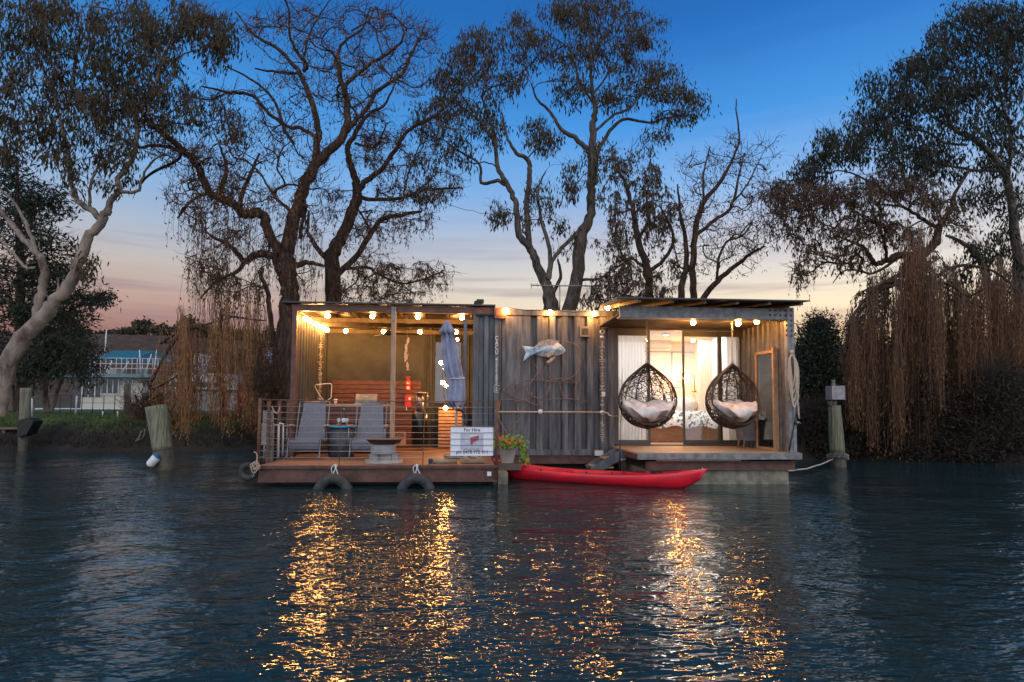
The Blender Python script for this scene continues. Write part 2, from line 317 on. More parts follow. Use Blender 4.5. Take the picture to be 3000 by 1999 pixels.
CHAIN = mat('chain_steel', (.35, .34, .33), .35, .9, var=.2)
def translucent(m, k=.5):
    nt = m.node_tree; b = nt.nodes['Principled BSDF']; o = [n for n in nt.nodes if n.type == 'OUTPUT_MATERIAL'][0]; tr = N(nt, 'ShaderNodeBsdfTranslucent'); tr.inputs[0].default_value = (.9, .9, .9, 1); mx = N(nt, 'ShaderNodeMixShader'); mx.inputs[0].default_value = k
    nt.links.new(b.outputs[0], mx.inputs[1]); nt.links.new(tr.outputs[0], mx.inputs[2]); nt.links.new(mx.outputs[0], o.inputs[0])
translucent(CURT)
RIVET = mat('rusted_rivet', (.22, .12, .085), .5, .5, c2=(.13, .10, .09), scale=20)
ROPE = mat('rope_cream', (.55, .46, .36), .95, var=.25, scale=60, bump=.6, bscale=90)
ROPEB = mat('rope_white', (.66, .70, .72), .9, var=.2)
WHT = mat('white_paint', (.72, .73, .74), .6, var=.12)
def glass_mat():
    m = bpy.data.materials.new('window_glass'); m.use_nodes = True; nt = m.node_tree; nt.nodes.clear()
    tr = N(nt, 'ShaderNodeBsdfTransparent'); tr.inputs[0].default_value = (.93, .95, .96, 1); gl = N(nt, 'ShaderNodeBsdfGlossy'); gl.inputs['Roughness'].default_value = .01
    fr = N(nt, 'ShaderNodeFresnel'); fr.inputs[0].default_value = 1.55; mx = N(nt, 'ShaderNodeMixShader'); o = N(nt, 'ShaderNodeOutputMaterial')
    nt.links.new(math_n(nt, 'MULTIPLY', fr.outputs[0], 1.9, clamp=True), mx.inputs[0]); nt.links.new(tr.outputs[0], mx.inputs[1]); nt.links.new(gl.outputs[0], mx.inputs[2]); nt.links.new(mx.outputs[0], o.inputs[0]); return m
GLASS = glass_mat()
HB = thing('houseboat', 'floating home made of dark shipping containers with a lit covered deck and a glazed bedroom', 'houseboat', (1, 10.5, 0))
def P(name, mb, m, parent=HB): return mb.build(name, m, parent)
X0, X1 = -3.02, .38; YF, YB, YR = 8.85, 10.5, 12.75; ZD = .31
CX0, CX1 = .595, 2.53; DX0, DX1 = 2.50, 5.04; ZR = .487; CT = 2.89
# --- left pontoon
b = MB(); n = 34
for i in range(n):
    y0 = YF+i*(YR-YF)/n; b.box(X0+.02, X1-.02, y0+.006, y0+(YR-YF)/n-.006, ZD-.028, ZD+RNG.uniform(-.001, .001))
P('deck', b, DECK)
b = MB(); yb = YF-.02
b.box(X0, X1+.03, yb, yb+.10, ZD-.05, ZD-.03); b.box(X0, X1+.03, yb+.045, yb+.055, ZD-.225, ZD-.05); b.box(X0, X1+.03, yb, yb+.10, ZD-.243, ZD-.225)
b.box(X0, X1+.03, yb-.005, yb+.03, ZD-.03, ZD-.004)
for x in (X0, X1): b.box(x-.01, x+.01, yb+.1, YR, ZD-.24, ZD-.03)
P('deck_beam', b, PURP)
b = MB()
for x0 in (X0+.55, X1-.75): b.box(x0-.3, x0+.5, YF+.35, YR-.1, -.25, ZD-.245)
b.box(X0+.25, X1-.2, YF+.25, YR, -.2, ZD-.26)
P('pontoon_float', b, BLACK)
b = MB(); b.box(X1+.05, X1+.20, YF+.2, 9.5, -.2, .17); P('float_block', b, CONC)
b = MB(); b.box(X1-.12, X1-.06, yb-.004, yb+.04, ZD-.16, ZD-.10); P('reflector', b, WHT)
# --- railing round the left deck
rl = bpy.data.objects.new('railing', None); COL.objects.link(rl); rl.parent = HB; rl.location = (0, 0, 0)
RZ = [1.155, 1.063, .968, .874, .782, .69, .60, .51, .418]
def wires(a, bb, k):
    for i, z in enumerate(RZ):
        w_ = MB(); w_.tube([(a[0], a[1], z), ((a[0]+bb[0])/2, (a[1]+bb[1])/2, z-.004), (bb[0], bb[1], z)], .0042, 4); P('wire', w_, WIRE, rl)
wires((X0, YF), (X1, YF), 0); wires((X0, YF), (X0, 10.4), 1)
b = MB(); b.tube([(X0, YF, 1.25), (-1.3, YF, 1.235), (X1, YF, 1.24)], .007, 6); b.tube([(X0, YF, 1.25), (X0, 10.4, 1.25)], .011, 6); P('top_rail', b, RUST, rl)
for (x, y, r) in ((X0, YF, .024), (X1+.02, YF, .034), (-1.88, YF, .006), (-.68, YF, .006)):
    b = MB(); zt = 1.27 if r > .02 else 1.24; b.tube([(x, y, ZD-.2 if r > .03 else ZD-.03), (x+(.02 if r < .01 else 0), y, zt)], r, 6 if r < .02 else 4); P('post', b, RUST, rl)
for y in (9.25, 9.75, 10.2):
    b = MB(); b.box(X0-.02, X0+.02, y-.02, y+.02, ZD-.03, 1.25); P('post', b, PURP, rl)
# --- shelter (open-sided container)
b = MB(); b.box(X0-.05, X0+.03, YB-.04, YB+.06, ZD, 2.90); P('corner_post', b, PURP)
b = MB(); b.box(X0-.05, X1+.02, YB-.05, YB+.05, 2.80, 2.91); P('roof_beam', b, PURP)
b = MB(); b.prism([(X0-.22, 2.93), (X1+.05, 2.93), (X1+.05, 2.955), (X0-.22, 2.955)], 1, YB-.12, YR+.1); P('shelter_roof', b, ROOFM)
b = MB()
for x in [X0+.05+i*.425 for i in range(9)]: b.box(x-.02, x+.02, YB+.06, YR-.06, 2.79, 2.925)
for y in (11.15, 11.8): b.box(X0+.04, X1, y-.02, y+.02, 2.71, 2.788)
P('rafters', b, RAFT)
b = MB(); b.corr((X0, YR), (X0, YB+.06), ZD, 2.79, .18, .035); P('side_wall', b, OLIVE)
WX0, WX1 = at(1275, 1100, YR).x, at(1350, 1100, YR).x
b = MB(); b.box(X0-.02, -.98, YR, YR+.05, ZD, 2.93); P('back_wall', b, OLIVE)
b = MB(); b.corr((-.98, YR+.03), (WX0, YR+.03), ZD, 2.79, .13, .03); b.corr((WX1, YR+.03), (X1+.05, YR+.03), ZD, 2.79, .13, .03); b.box(-.98, X1+.05, YR+.035, YR+.06, 2.72, 2.93); P('back_wall', b, OLIVE)
b = MB(); b.box(WX0, WX1, YR+.0, YR+.02, 1.25, 2.72); P('window_pane', b, GLASS); b = MB(); b.box(WX0, WX1, YR+.05, YR+.07, .33, 2.75); P('dark_backing', b, BLACK)  # black panel added behind the pane so it reads as dark mirror glass
b = MB(); b.box(X0, X1, YR-.02, YR+.02, 2.70, 2.79); P('ceiling_beam', b, RAFT)
b = MB(); px, pz = at(1154, 900, YB-.1).x, 2.88
b.obox((at(1149, 1300, YB-.1).x, YB-.1, ZD), (px, YB-.1, pz), .075, .075, (0, 1, 0)); po = P('timber_post', b, PINE)
b = MB(); b.box(px-.03, px+.03, YB-.145, YB-.14, 2.62, 2.87); P('strap', b, GALV, po)
# right end of the shelter: door frame to the bathroom
b = MB()
for (y, wd) in ((10.62, .05), (11.2, .04), (11.3, .03), (12.3, .05)): b.box(X1-.02, X1+.03, y, y+wd, ZD, 2.75)
b.box(X1-.02, X1+.03, 10.67, 12.3, 2.5, 2.56); b.box(X1-.02, X1+.03, 10.67, 12.3, 1.9, 1.94); P('side_door_frame', b, RAFT)
b = MB(); b.box(X1+.05, X1+.07, 10.6, 12.7, ZD, 2.79); P('side_door', b, REDW)
# narrow corrugated return, corner post with casting
ax0, ax1 = at(1388, 1100, YB).x, CX0-.17
b = MB(); b.corr((ax0, YB+.02), (ax1, YB+.02), .33, 2.86, .2, .05); b.box(ax0-.02, ax0+.03, YB-.03, YB+.03, .33, 2.88); P('end_panel', b, STEELB)
b = MB(); b.box(ax0-.02, CX0+.0, YB-.02, YB+.05, 2.78, 2.92); b.box(ax0, ax1, YB+.09, YB+.12, .33, 2.85); P('top_rail', b, STEELB)
b = MB(); b.box(ax1, CX0-.06, YB-.02, YB+.1, .33, 2.75); b.box(CX0-.06, CX0-.04, YB+.03, YB+.1, .33, 2.75); b.box(CX0-.04, CX0+.01, YB-.02, YB+.1, .33, 2.86); cp = P('container_corner_post', b, STEELB)
b = MB(); b.box(ax1-.01, CX0+.02, YB-.08, YB+.1, 2.72, 2.91); b.box(ax1+.02, CX0-.01, YB-.085, YB-.078, 2.76, 2.87); P('corner_casting', b, PURP, cp)
tx = (ax1+CX0-.06)/2-.01; code = "CACU 455285"; z = 2.42
for ch in code:
    if ch != ' ': text('lettering', ch, .105, (tx-.01, YB-.024, z-.08), WHT, cp, sx=.75, bold=.002)
    z -= .082 if ch != ' ' else .05
text('lettering', '5', .10, (tx-.01, YB-.024, z-.11), WHT, cp, sx=.75, bold=.002)
b = MB(); zc = z-.08
for (xa, xb, za, zb) in ((-.055, .04, .065, .072), (-.055, .04, -.052, -.045), (-.055, -.049, -.052, .072), (.034, .04, -.052, .072)): b.box(tx+xa, tx+xb, YB-.025, YB-.021, zc+za, zc+zb)
P('lettering_box', b, WHT, cp)
b = MB(); zz_ = 2.70; k = 0
while zz_ > .62:
    if k % 2: b.torus((CX0-.075, YB-.05, zz_), .014, .004, 'y', 8, 4, 1.6)
    else: b.torus((CX0-.075, YB-.05, zz_), .014, .004, 'x', 8, 4, 1.6)
    zz_ -= .036; k += 1
P('hanging_chain', b, RUST)
# --- middle container, long side
b = MB(); b.box(CX0, CX0+.42, YB, YB+.04, .42, 2.80)
xs = np.linspace(at(1553, 1100, YB).x, CX1-.12, 7)
prof = [(CX0+.42, 0)]
for i in range(6):
    a_, b_ = xs[i], xs[i+1]; L = b_-a_
    prof += [(a_+.0, 0), (a_+.06*L, .075), (a_+.44*L, .075), (a_+.55*L, 0)]
prof += [(CX1-.08, 0)]
vs = []
for x, h in prof: vs += [(x, YB+h, .42), (x, YB+h, 2.80)]
b.add(vs, [(2*i, 2*i+2, 2*i+3, 2*i+1) for i in range(len(prof)-1)]); P('container_wall', b, STEEL)
b = MB(); b.box(CX0+.01, CX1, YB-.03, YB+.05, 2.79, 2.89); P('top_rail', b, STEEL)
b = MB(); b.box(CX0, CX1+.02, YB-.03, YB+.05, .325, .425); P('bottom_rail', b, STEEL)
b = MB(); b.box(CX1-.08, CX1+.02, YB-.035, YB+.1, .33, 2.88); P('container_corner_post', b, STEEL)
b = MB(); b.box(CX0, CX1, YB+.02, YR, 2.86, 2.88); P('container_roof', b, STEELB)
b = MB(); b.box(CX0+.0, CX1, YB+.3, YB+.33, .30, .34); b.box(CX0-.1, DX0+.2, YB+.02, YB+.10, .17, .31); P('deck_beam', b, PURP)
b = MB(); b.box(CX0, CX1+2.5, YB+.25, YR, -.3, .18); P('pontoon_float', b, BLACK)
b = MB(); p = at(1755, 1328, YB-.04); b.box(p.x-.075, p.x+.075, YB-.045, YB-.032, p.z-.045, p.z+.045); P('nameplate', b, WHT)
b = MB(); p = at(1713, 972, YB); b.box(p.x-.09, p.x+.09, YB-.025, YB+.04, p.z-.095, p.z+.095); ve = P('air_vent', b, mat('vent_paint', (.17, .15, .12), .5))
b = MB()
for i in range(7): b.box(p.x-.05+i*.0165-.004, p.x-.05+i*.0165+.004, YB-.030, YB-.026, p.z-.055, p.z+.055)
P('slot', b, BLACK, ve)
# --- right unit: floor, room, portal
b = MB()
for i in range(12): b.box(DX0, DX1, YF+i*.14+.003, YF+(i+1)*.14-.003, ZR-.025, ZR)
P('porch_deck', b, DECK2)
b = MB(); b.box(DX0, DX1+.01, YF-.035, YF-.002, ZR-.10, ZR-.004); b.box(DX1, DX1+.02, YF, YB, ZR-.1, ZR-.004); P('porch_fascia', b, GALV)
b = MB(); b.box(DX0, DX0+.03, YF, YB, ZR-.1, ZR-.03); P('porch_side_fascia', b, PURP)
b = MB(); y0 = YF+.04
b.box(DX0+.16, DX1-.04, y0, y0+.1, ZR-.15, ZR-.135); b.box(DX0+.16, DX1-.04, y0+.045, y0+.055, ZR-.25, ZR-.15); b.box(DX0+.16, DX1-.04, y0, y0+.1, ZR-.265, ZR-.25); b.box(DX1-.05, DX1-.04, y0+.1, YB, ZR-.26, ZR-.13); P('deck_beam', b, PURP)
b = MB(); b.box(DX0+.18, DX1-.14, y0+.06, YB, -.3, ZR-.267); P('float_block', b, CONC)
b = MB(); b.box(DX0+.3, DX0+1.6, YF, YF+.05, ZR-.125, ZR-.105); P('fascia_batten', b, PINE)
# portal
PX0 = at(1816, 905, YF).x
b = MB(); b.box(PX0, DX1-.06, YF, YF+.06, 2.53, 2.70); b.box(PX0+.28, PX0+.295, YF-.003, YF, 2.53, 2.70); b.box(PX0, DX1-.06, YF+.06, YF+.2, 2.53, 2.55); hb = P('header_beam', b, GALV)
b = MB(); b.box(DX1-.17, DX1-.055, YF-.01, YF+.09, ZR, 2.72); pr = P('portal_post', b, GALV)
b = MB(); b.box(DX1-.115, DX1-.11, YF-.015, YF-.010, ZR, 2.3); P('groove', b, FRAME, pr)
for i in range(5):
    for j in range(3 if i < 3 else 6):
        b = MB()
        x = DX1-.43+i*.083; z = 2.675-j*.078
        b.ball((x, YF-.016 if i >= 3 else YF-.004, z), .019, 8, (1, .6, 1)); P('rivet', b, RIVET, hb)
b = MB(); b.corr((DX1-.1, YF+.09), (DX1-.1, YB), ZR, 2.75, .17, .03); b.box(DX1-.09, DX1-.07, YF+.09, YR, ZR-.2, 2.85); P('porch_side_wall', b, mat('porch_cladding', (.145, .14, .135), .5, .2, c2=(.085, .08, .078)))
b = MB(); b.box(PX0+.02, DX1-.08, YF+.2, YB-.02, 2.60, 2.62)
for i in range(16): b.box(PX0+.02, DX1-.08, YF+.22+i*.088, YF+.25+i*.088, 2.585, 2.598)
P('porch_ceiling', b, RAFT)
# tilted roof flap
rt = lambda y: 2.755+(y-8.5)*(2.975-2.755)/2.0
b = MB(); x0, x1 = at(1808, 872, 8.5).x, at(2374, 881, 8.5).x
b.add([(x0, 8.5, rt(8.5)), (x1, 8.5, rt(8.5)), (x1, 10.6, rt(10.6)), (x0+.2, 10.6, rt(10.6)), (x0, 8.5, rt(8.5)+.02), (x1, 8.5, rt(8.5)+.02), (x1, 10.6, rt(10.6)+.02), (x0+.2, 10.6, rt(10.6)+.02)],
      [(0, 3, 2, 1), (4, 5, 6, 7), (0, 1, 5, 4), (1, 2, 6, 5), (2, 3, 7, 6), (3, 0, 4, 7)]); P('porch_roof', b, ROOFM)
for x in np.linspace(x0+.35, x1-.1, 6):
    b = MB(); b.obox((x, 8.56, rt(8.56)-.028), (x-.0, 10.5, rt(10.5)-.028), .045, .05); P('rafter', b, RAFT)
b = MB(); b.obox((x0+.02, 8.52, rt(8.52)-.02), (x0+.2, 10.5, rt(10.5)-.02), .03, .06); P('roof_edge_batten', b, RAFT)
# room shell
b = MB(); b.box(CX1+.02, DX1-.07, YB+.12, YR, ZR-.03, ZR-.001); P('room_floor', b, mat('room_floor', (.45, .28, .2), .5))
b = MB(); b.box(CX1+.02, DX1-.1, YR, YR+.05, ZR, 2.8); P('room_back_wall', b, WHITE)
b = MB(); b.box(CX1+.02, CX1+.05, YB+.12, YR, ZR, 2.8); b.box(DX1-.13, DX1-.1, YB+.12, YR, ZR, 2.8); P('room_side_wall', b, WHITE)
b = MB(); b.box(CX1+.02, DX1-.1, YB+.08, YR+.05, 2.62, 2.66); P('room_ceiling', b, CEIL)
b = MB(); b.box(CX1+.06, DX1-.14, YR-.012, YR-.003, 2.38, 2.39); b.box(at(1968, 1100, YR).x, at(1968, 1100, YR).x+.012, YR-.012, YR-.003, .6, 2.38); P('cover_strip', b, FRAME)
b = MB(); b.box(CX1, DX1-.1, YB+.02, YR+.06, 2.84, 2.9); P('container_roof', b, STEELB)
# sliding doors
def dx(px): return at(px, 1100, YB+.03).x
ZT = 2.62
b = MB(); b.box(dx(1797), dx(2206), YB-.01, YB+.11, 2.56, ZT+.12); b.box(dx(1797), dx(1807), YB-.01, YB+.11, ZR, 2.56); b.box(dx(2198), dx(2212), YB-.01, YB+.11, ZR, 2.56); b.box(dx(1797), dx(2206), YB-.01, YB+.11, ZR, ZR+.02); P('door_frame', b, FRAME)
for (a_, c_, yy, st) in ((1807, 1904, YB+.01, .045), (2002, 2117, YB+.055, .07), (2104, 2200, YB+.01, .05)):
    xa, xb = dx(a_), dx(c_); f = MB(); s = st
    f.box(xa, xa+s*.5, yy, yy+.04, ZR+.022, 2.555); f.box(xb-s, xb, yy, yy+.04, ZR+.022, 2.555); f.box(xa+s*.5, xb-s, yy, yy+.04, ZR+.022, ZR+.10); f.box(xa+s*.5, xb-s, yy, yy+.04, 2.46, 2.555)
    fo = P('sliding_door', f, FRAME); g = MB(); g.box(xa+s*.5, xb-s, yy+.015, yy+.021, ZR+.10, 2.46); P('pane', g, GLASS, fo)
# ================= things in and on the houseboat
def curtain(xa, xb, y, label, wmul=1.):
    k = 46; vs = []; rr = random.Random(int(xa*100)); ph = [rr.uniform(0, 6) for _ in range(3)]
    for i in range(k+1):
        x = xa+(xb-xa)*i/k; o = .028*math.sin(i*1.25*wmul+ph[0])+.014*math.sin(i*2.3*wmul+ph[1])
        vs += [(x, y+o, ZR+.04), (x+.004*math.sin(i), y+o*.7, 1.5), (x, y+o*.45, 2.56)]
    b = MB(); b.add(vs, [(3*i+j, 3*i+3+j, 3*i+4+j, 3*i+1+j) for i in range(k) for j in (0, 1)], True)
    tag(b.build('curtain', CURT), label, 'curtain', 'white curtains behind the sliding doors')
curtain(dx(1809), dx(1897), YB+.20, 'white sheer curtain behind the left glass door by the black corner post')
curtain(at(2050, 1, YB+1.3).x, at(2112, 1, YB+1.3).x, YB+1.35, 'white curtain gathered deeper in the room beyond the middle glass door')
curtain(dx(2142), dx(2196), YB+.20, 'white curtain drawn across the right glass door behind the right egg chair')
t = thing('bed', 'double bed with a pale leaf patterned quilt on a tan timber base', 'bed', (3.6, 11.8, ZR))
bx0, bx1, by0 = at(1880, 1, 11.6).x, at(2160, 1, 11.6).x, 11.55
b = MB(); b.box(bx0, bx1, by0, YR-.1, ZR+.0, ZR+.34); b.build('bed_base', mat('bed_timber', (.42, .23, .13), .5, c2=(.3, .16, .09), stretch=(1, 1, 8)), t)
QM = mat('leaf_print', (.80, .80, .80), .85, c2=(.13, .15, .19), scale=15); rp = [n for n in QM.node_tree.nodes if n.type == 'VALTORGB'][0]; rp.color_ramp.elements[0].position = .44; rp.color_ramp.elements[1].position = .49
b = MB(); vs = []; fs = []; nx, ny = 30, 14
for j in range(ny+1):
    for i in range(nx+1):
        x = bx0-.03+(bx1-bx0+.06)*i/nx; y = by0-.04+(YR-.15-by0)*j/ny
        z = ZR+.60+.02*math.sin(i*.9)*math.sin(j*1.1)+.012*math.sin(i*2.1+j); vs.append((x, y, z))
for i in range(nx+1): vs.append((bx0-.03+(bx1-bx0+.06)*i/nx, by0-.07-.015*math.sin(i*1.3), ZR+.30+.03*math.sin(i*.8)))
fs = [(j*(nx+1)+i, j*(nx+1)+i+1, (j+1)*(nx+1)+i+1, (j+1)*(nx+1)+i) for j in range(ny) for i in range(nx)]
o_ = (ny+1)*(nx+1); fs += [(o_+i, o_+i+1, i+1, i) for i in range(nx)]
b.add(vs, fs, True); b.build('quilt', QM, t)
for i, (px, mm) in enumerate(((1960, QM), (1895, mat('grey_cushion', (.12, .13, .15), .9)), (2000, WHITE))):
    b = MB(); p = at(px, 1, 12.3); b.ball((p.x, 12.35-.12*i, ZR+.76), .26, 12, (1, .35, .62)); b.build('pillow', mm, t)
t = thing('wall_air_conditioner', 'white split air conditioner high on the bedroom back wall', 'air conditioner', (3, YR-.1, 2.2))
p0, p1 = at(1893, 985, YR-.2), at(1967, 1026, YR-.2)
b = MB(); b.prism([(YR-.005, p1.z), (YR-.16, p1.z+.03), (YR-.21, p1.z+.12), (YR-.21, p0.z), (YR-.005, p0.z)], 0, p0.x-.2, p1.x); b.build('housing', WHITE, t)
b = MB(); b.box(p0.x-.2, p1.x-.03, YR-.215, YR-.211, p0.z-.05, p0.z-.042); b.box(p0.x-.2, p1.x-.03, YR-.20, YR-.19, p1.z+.035, p1.z+.042); b.build('louvre', FRAME, t)
# pipe lamp
PIPE = mat('copper_pipe', (.35, .2, .1), .4, .8)
t = thing('pipe_lamp', 'industrial pipe wall lamp glowing warm over the bed head', 'lamp', (3.9, YR-.1, 1.6))
q = lambda px, py: at(px, py, YR-.12)
b = MB()
for L in (((1958, 1134), (1997, 1136), (1997, 1094), (2010, 1094)), ((1983, 1118), (2002, 1118)), ((1986, 1118), (1986, 1108)), ((2022, 1094), (2034, 1100), (2036, 1148)), ((2026, 1148), (2040, 1148))):
    b.tube([q(*p) for p in L], .014, 8)
b.build('pipe_arm', PIPE, t)
for (px, py) in ((1986, 1100), (2004, 1108)):
    b = MB(); b.ball(q(px, py), .04, 12, (1, 1, 1.2)); b.build('bulb', mat('lamp_bulb', (1, .8, .5), emit=(1, .40, .09), es=280), t)
b = MB(); p = at(2028, 1190, YR-.15); b.lathe((p.x, YR-.2, p.z-.2), [(.05, 0), (.085, .12), (.08, .24)], 16); tag(b.build('wicker_vase', mat('vase_clay', (.5, .3, .18), .8)), 'tan vase standing beside the bed under the pipe lamp', 'vase')
# room down lights
def downlight(px, py, y, e, label):
    p = at(px, py, y); t = thing('downlight', label, 'ceiling light', (p.x, y, p.z), 'ceiling lights of the bedroom end')
    b = MB(); b.lathe((p.x, y, p.z-.012), [(.05, 0), (.05, .01)], 16); b.build('rim', CHAIN, t)
    b = MB(); b.lathe((p.x, y, p.z-.016), [(.036, 0), (.036, .003)], 16); b.build('lens', mat('downlight_lens', (1, 1, 1), emit=(1, .86, .66), es=40), t)
downlight(1937, 939, 9.9, 8, 'small lit spotlight in the porch ceiling above the left egg chair')
downlight(2114, 941, 9.9, 8, 'small lit spotlight in the porch ceiling above the middle door stile')
for i, (x, y, lb) in enumerate(((3.0, 11.5, 'bedroom ceiling spotlight nearest the air conditioner'), (3.85, 11.5, 'bedroom ceiling spotlight seen through the middle glass door'), (4.6, 11.5, 'bedroom ceiling spotlight above the right curtain'))):
    t = thing('downlight', lb, 'ceiling light', (x, y, 2.61), 'ceiling lights of the bedroom end')
    b = MB(); b.lathe((x, y, 2.60), [(.06, 0), (.06, .015)], 16); b.build('rim', CHAIN, t)
    b = MB(); b.lathe((x, y, 2.596), [(.045, 0), (.045, .003)], 16); b.build('lens', mat('room_lens', (1, 1, 1), emit=(1, .88, .7), es=20), t)
    ld = bpy.data.lights.new('downlight_glow', 'AREA'); ld.shape = 'DISK'; ld.size = .5; ld.energy = ROOME; ld.color = (1, .93, .85); lo = bpy.data.objects.new('downlight_glow', ld); COL.objects.link(lo); lo.parent = t; lo.location = (0, 0, -.03)
# festoon bulbs
def festoon(pts, label, name='festoon_lights', hang=.06, group='strings of warm festoon bulbs'):
    # pts: (px, py, Y) of each bulb
    W = [Vector(p) if abs(p[0]) < 20 else at(*p) for p in pts]; t = thing(name, label, 'string lights', W[0], group)
    line = []
    for i, p in enumerate(W):
        line.append(p+Vector((0, 0, hang)))
        if i < len(W)-1: line.append((p+W[i+1])/2+Vector((0, 0, hang-.03)))
    b = MB(); b.tube(line, .0075, 4); b.build('cable', BLACK, t)
    for p in W:
        b = MB(); b.cyl(p+Vector((0, 0, .028)), p+Vector((0, 0, hang+.004)), .014, .012, 8); s = b.build('socket', BLACK, t)
        b = MB(); b.ball(p, .041, 12); b.build('bulb', BULB, t)
BULB = mat('festoon_bulb', (1, .9, .7), emit=(1, .43, .105), es=BULBE)
festoon([(960, 925, 10.62), (1091, 927, 10.62), (1224, 929, 10.62), (1354, 931, 10.62)], 'four lit bulbs along the front roof beam of the shelter')
festoon([(1013, 970, 12.1), (1124, 972, 12.1), (1230, 973, 12.1), (1336, 973, 12.1)], 'four lit bulbs in front of the back wall of the shelter')
festoon([(-2.90+.0*i, 10.66+i*.27, 2.70) for i in range(7)], 'lit bulbs close together along the left side wall of the shelter')
festoon([(1293, 1063, 11.9), (1297, 1121, 11.9), (1305, 1196, 11.9)], 'three lit bulbs hanging down in a line behind the closed parasol', hang=.05)
festoon([(1482, 909, 10.36), (1612, 916, 10.36), (1741, 919, 10.36)], 'three lit bulbs along the top rail of the plain container wall', hang=.045)
festoon([(1780, 902, 9.9), (2031, 945, 9.3), (2163, 948, 9.2), (2217, 942, 9.2)], 'four lit bulbs under the tilted roof over the egg chairs')
# ceiling fan
t = thing('ceiling_fan', 'dark ceiling fan with three thin blades under the shelter roof', 'ceiling fan', at(1139, 945, 11.5))
c = at(1139, 975, 11.5)
b = MB(); b.cyl(c, (c.x, c.y, 2.72), .012, .012, 8); b.lathe((c.x, c.y, c.z-.05), [(.03, 0), (.085, .02), (.08, .06), (.03, .08)], 20); b.build('motor', BLACK, t)
for a in (8, 128, 248):
    b = MB(); d = Vector((math.cos(R(a)), math.sin(R(a)), 0)); n_ = Vector((-d.y, d.x, 0)); pts = [(c+d*r_+Vector((0, 0, -.02)), w_) for r_, w_ in ((.07, .03), (.2, .06), (.42, .055), (.6, .02))]
    vs = []
    for p, w_ in pts: vs += [p-n_*w_+Vector((0, 0, .012)), p+n_*w_-Vector((0, 0, .008)), p-n_*w_+Vector((0, 0, .018)), p+n_*w_-Vector((0, 0, .002))]
    fs = []
    for i in range(3): fs += [(4*i, 4*i+1, 4*i+5, 4*i+4), (4*i+2, 4*i+6, 4*i+7, 4*i+3), (4*i, 4*i+4, 4*i+6, 4*i+2), (4*i+1, 4*i+3, 4*i+7, 4*i+5)]
    b.add(vs, fs); b.build('blade', mat('fan_blade', (.03, .022, .016), .4), t)
# slatted bar counter and screen
def slats(b, x0, x1, y, z0, z1, h=.075, gap=.016, th=.022):
    z = z0
    while z+h*.6 < z1: b.box(x0, x1, y, y+th, z, min(z+h, z1)); z += h+gap
ct = thing('bar_counter', 'red timber slatted bar counter across the left of the shelter', 'counter', (-2, 11, ZD))
kx0, kx1 = at(864, 1, 11.0).x, at(1140, 1, 11.0).x; kz = at(1000, 1184, 11.0).z
b = MB(); slats(b, kx0, kx1, 11.0, ZD+.03, kz-.04, .062, .012); b.build('slatted_front', REDW, ct)
b = MB(); b.box(kx0, kx0+.05, 11.025, 11.5, ZD, kz-.035); b.box(kx1-.05, kx1, 11.025, 11.5, ZD, kz-.035); b.box(kx0+.05, kx1-.05, 11.03, 11.05, ZD, kz-.05); b.build('carcass', BLACK, ct)
b = MB(); b.box(kx0-.02, kx1+.02, 10.97, 11.52, kz-.034, kz); b.build('counter_top', mat('counter_top', (.5, .3, .2), .4), ct)
sx0, sx1 = at(972, 1, 12.6).x, at(1232, 1, 12.6).x; zt = at(1000, 1115, 12.6).z
t = thing('slatted_screen', 'tall screen of red timber slats against the dark back wall', 'screen', (-2, 12.6, ZD))
b = MB(); slats(b, sx0, sx1, 12.6, ZD+.02, zt, .08, .012); b.build('slats', REDW, t)
b = MB(); [b.box(x, x+.04, 12.625, 12.66, ZD, zt) for x in (sx0, (sx0+sx1)/2, sx1-.04)]; b.build('batten', BLACK, t)
t = thing('wooden_steps', 'low red slatted bench catching light beside the bathroom door', 'bench', (0, 12, ZD))
b = MB(); p = at(1285, 1, 12.3); p2 = at(1365, 1, 12.3); slats(b, p.x, p2.x, 12.3, ZD+.03, 1.12, .05, .02); b.build('slatted_front', DECK2, t)
b = MB(); b.box(p.x, p2.x, 12.33, 12.7, 1.12, 1.15); b.build('seat', DECK2, t)
# barbecue hood on the counter
t = thing('barbecue', 'small grey hooded barbecue standing on the bar counter', 'barbecue', at(1073, 1186, 11.2))
p0, p1 = at(1042, 1187, 11.1), at(1105, 1187, 11.1)
b = MB(); b.prism([(11.05, kz+.02), (11.40, kz+.02), (11.40, kz+.12), (11.30, kz+.19), (11.13, kz+.19), (11.07, kz+.10)], 0, p0.x, p1.x); b.build('lid', mat('bbq_hood', (.23, .2, .16), .35, .7), t)
b = MB(); b.box(p0.x-.01, p1.x+.01, 11.03, 11.42, kz+.001, kz+.019); b.build('base', CHAIN, t)
b = MB(); b.tube([((p0.x+p1.x)/2-.03, 11.06, kz+.12), ((p0.x+p1.x)/2-.03, 11.03, kz+.14), ((p0.x+p1.x)/2+.03, 11.03, kz+.14), ((p0.x+p1.x)/2+.03, 11.06, kz+.12)], .006, 6); b.build('handle', WHT, t)
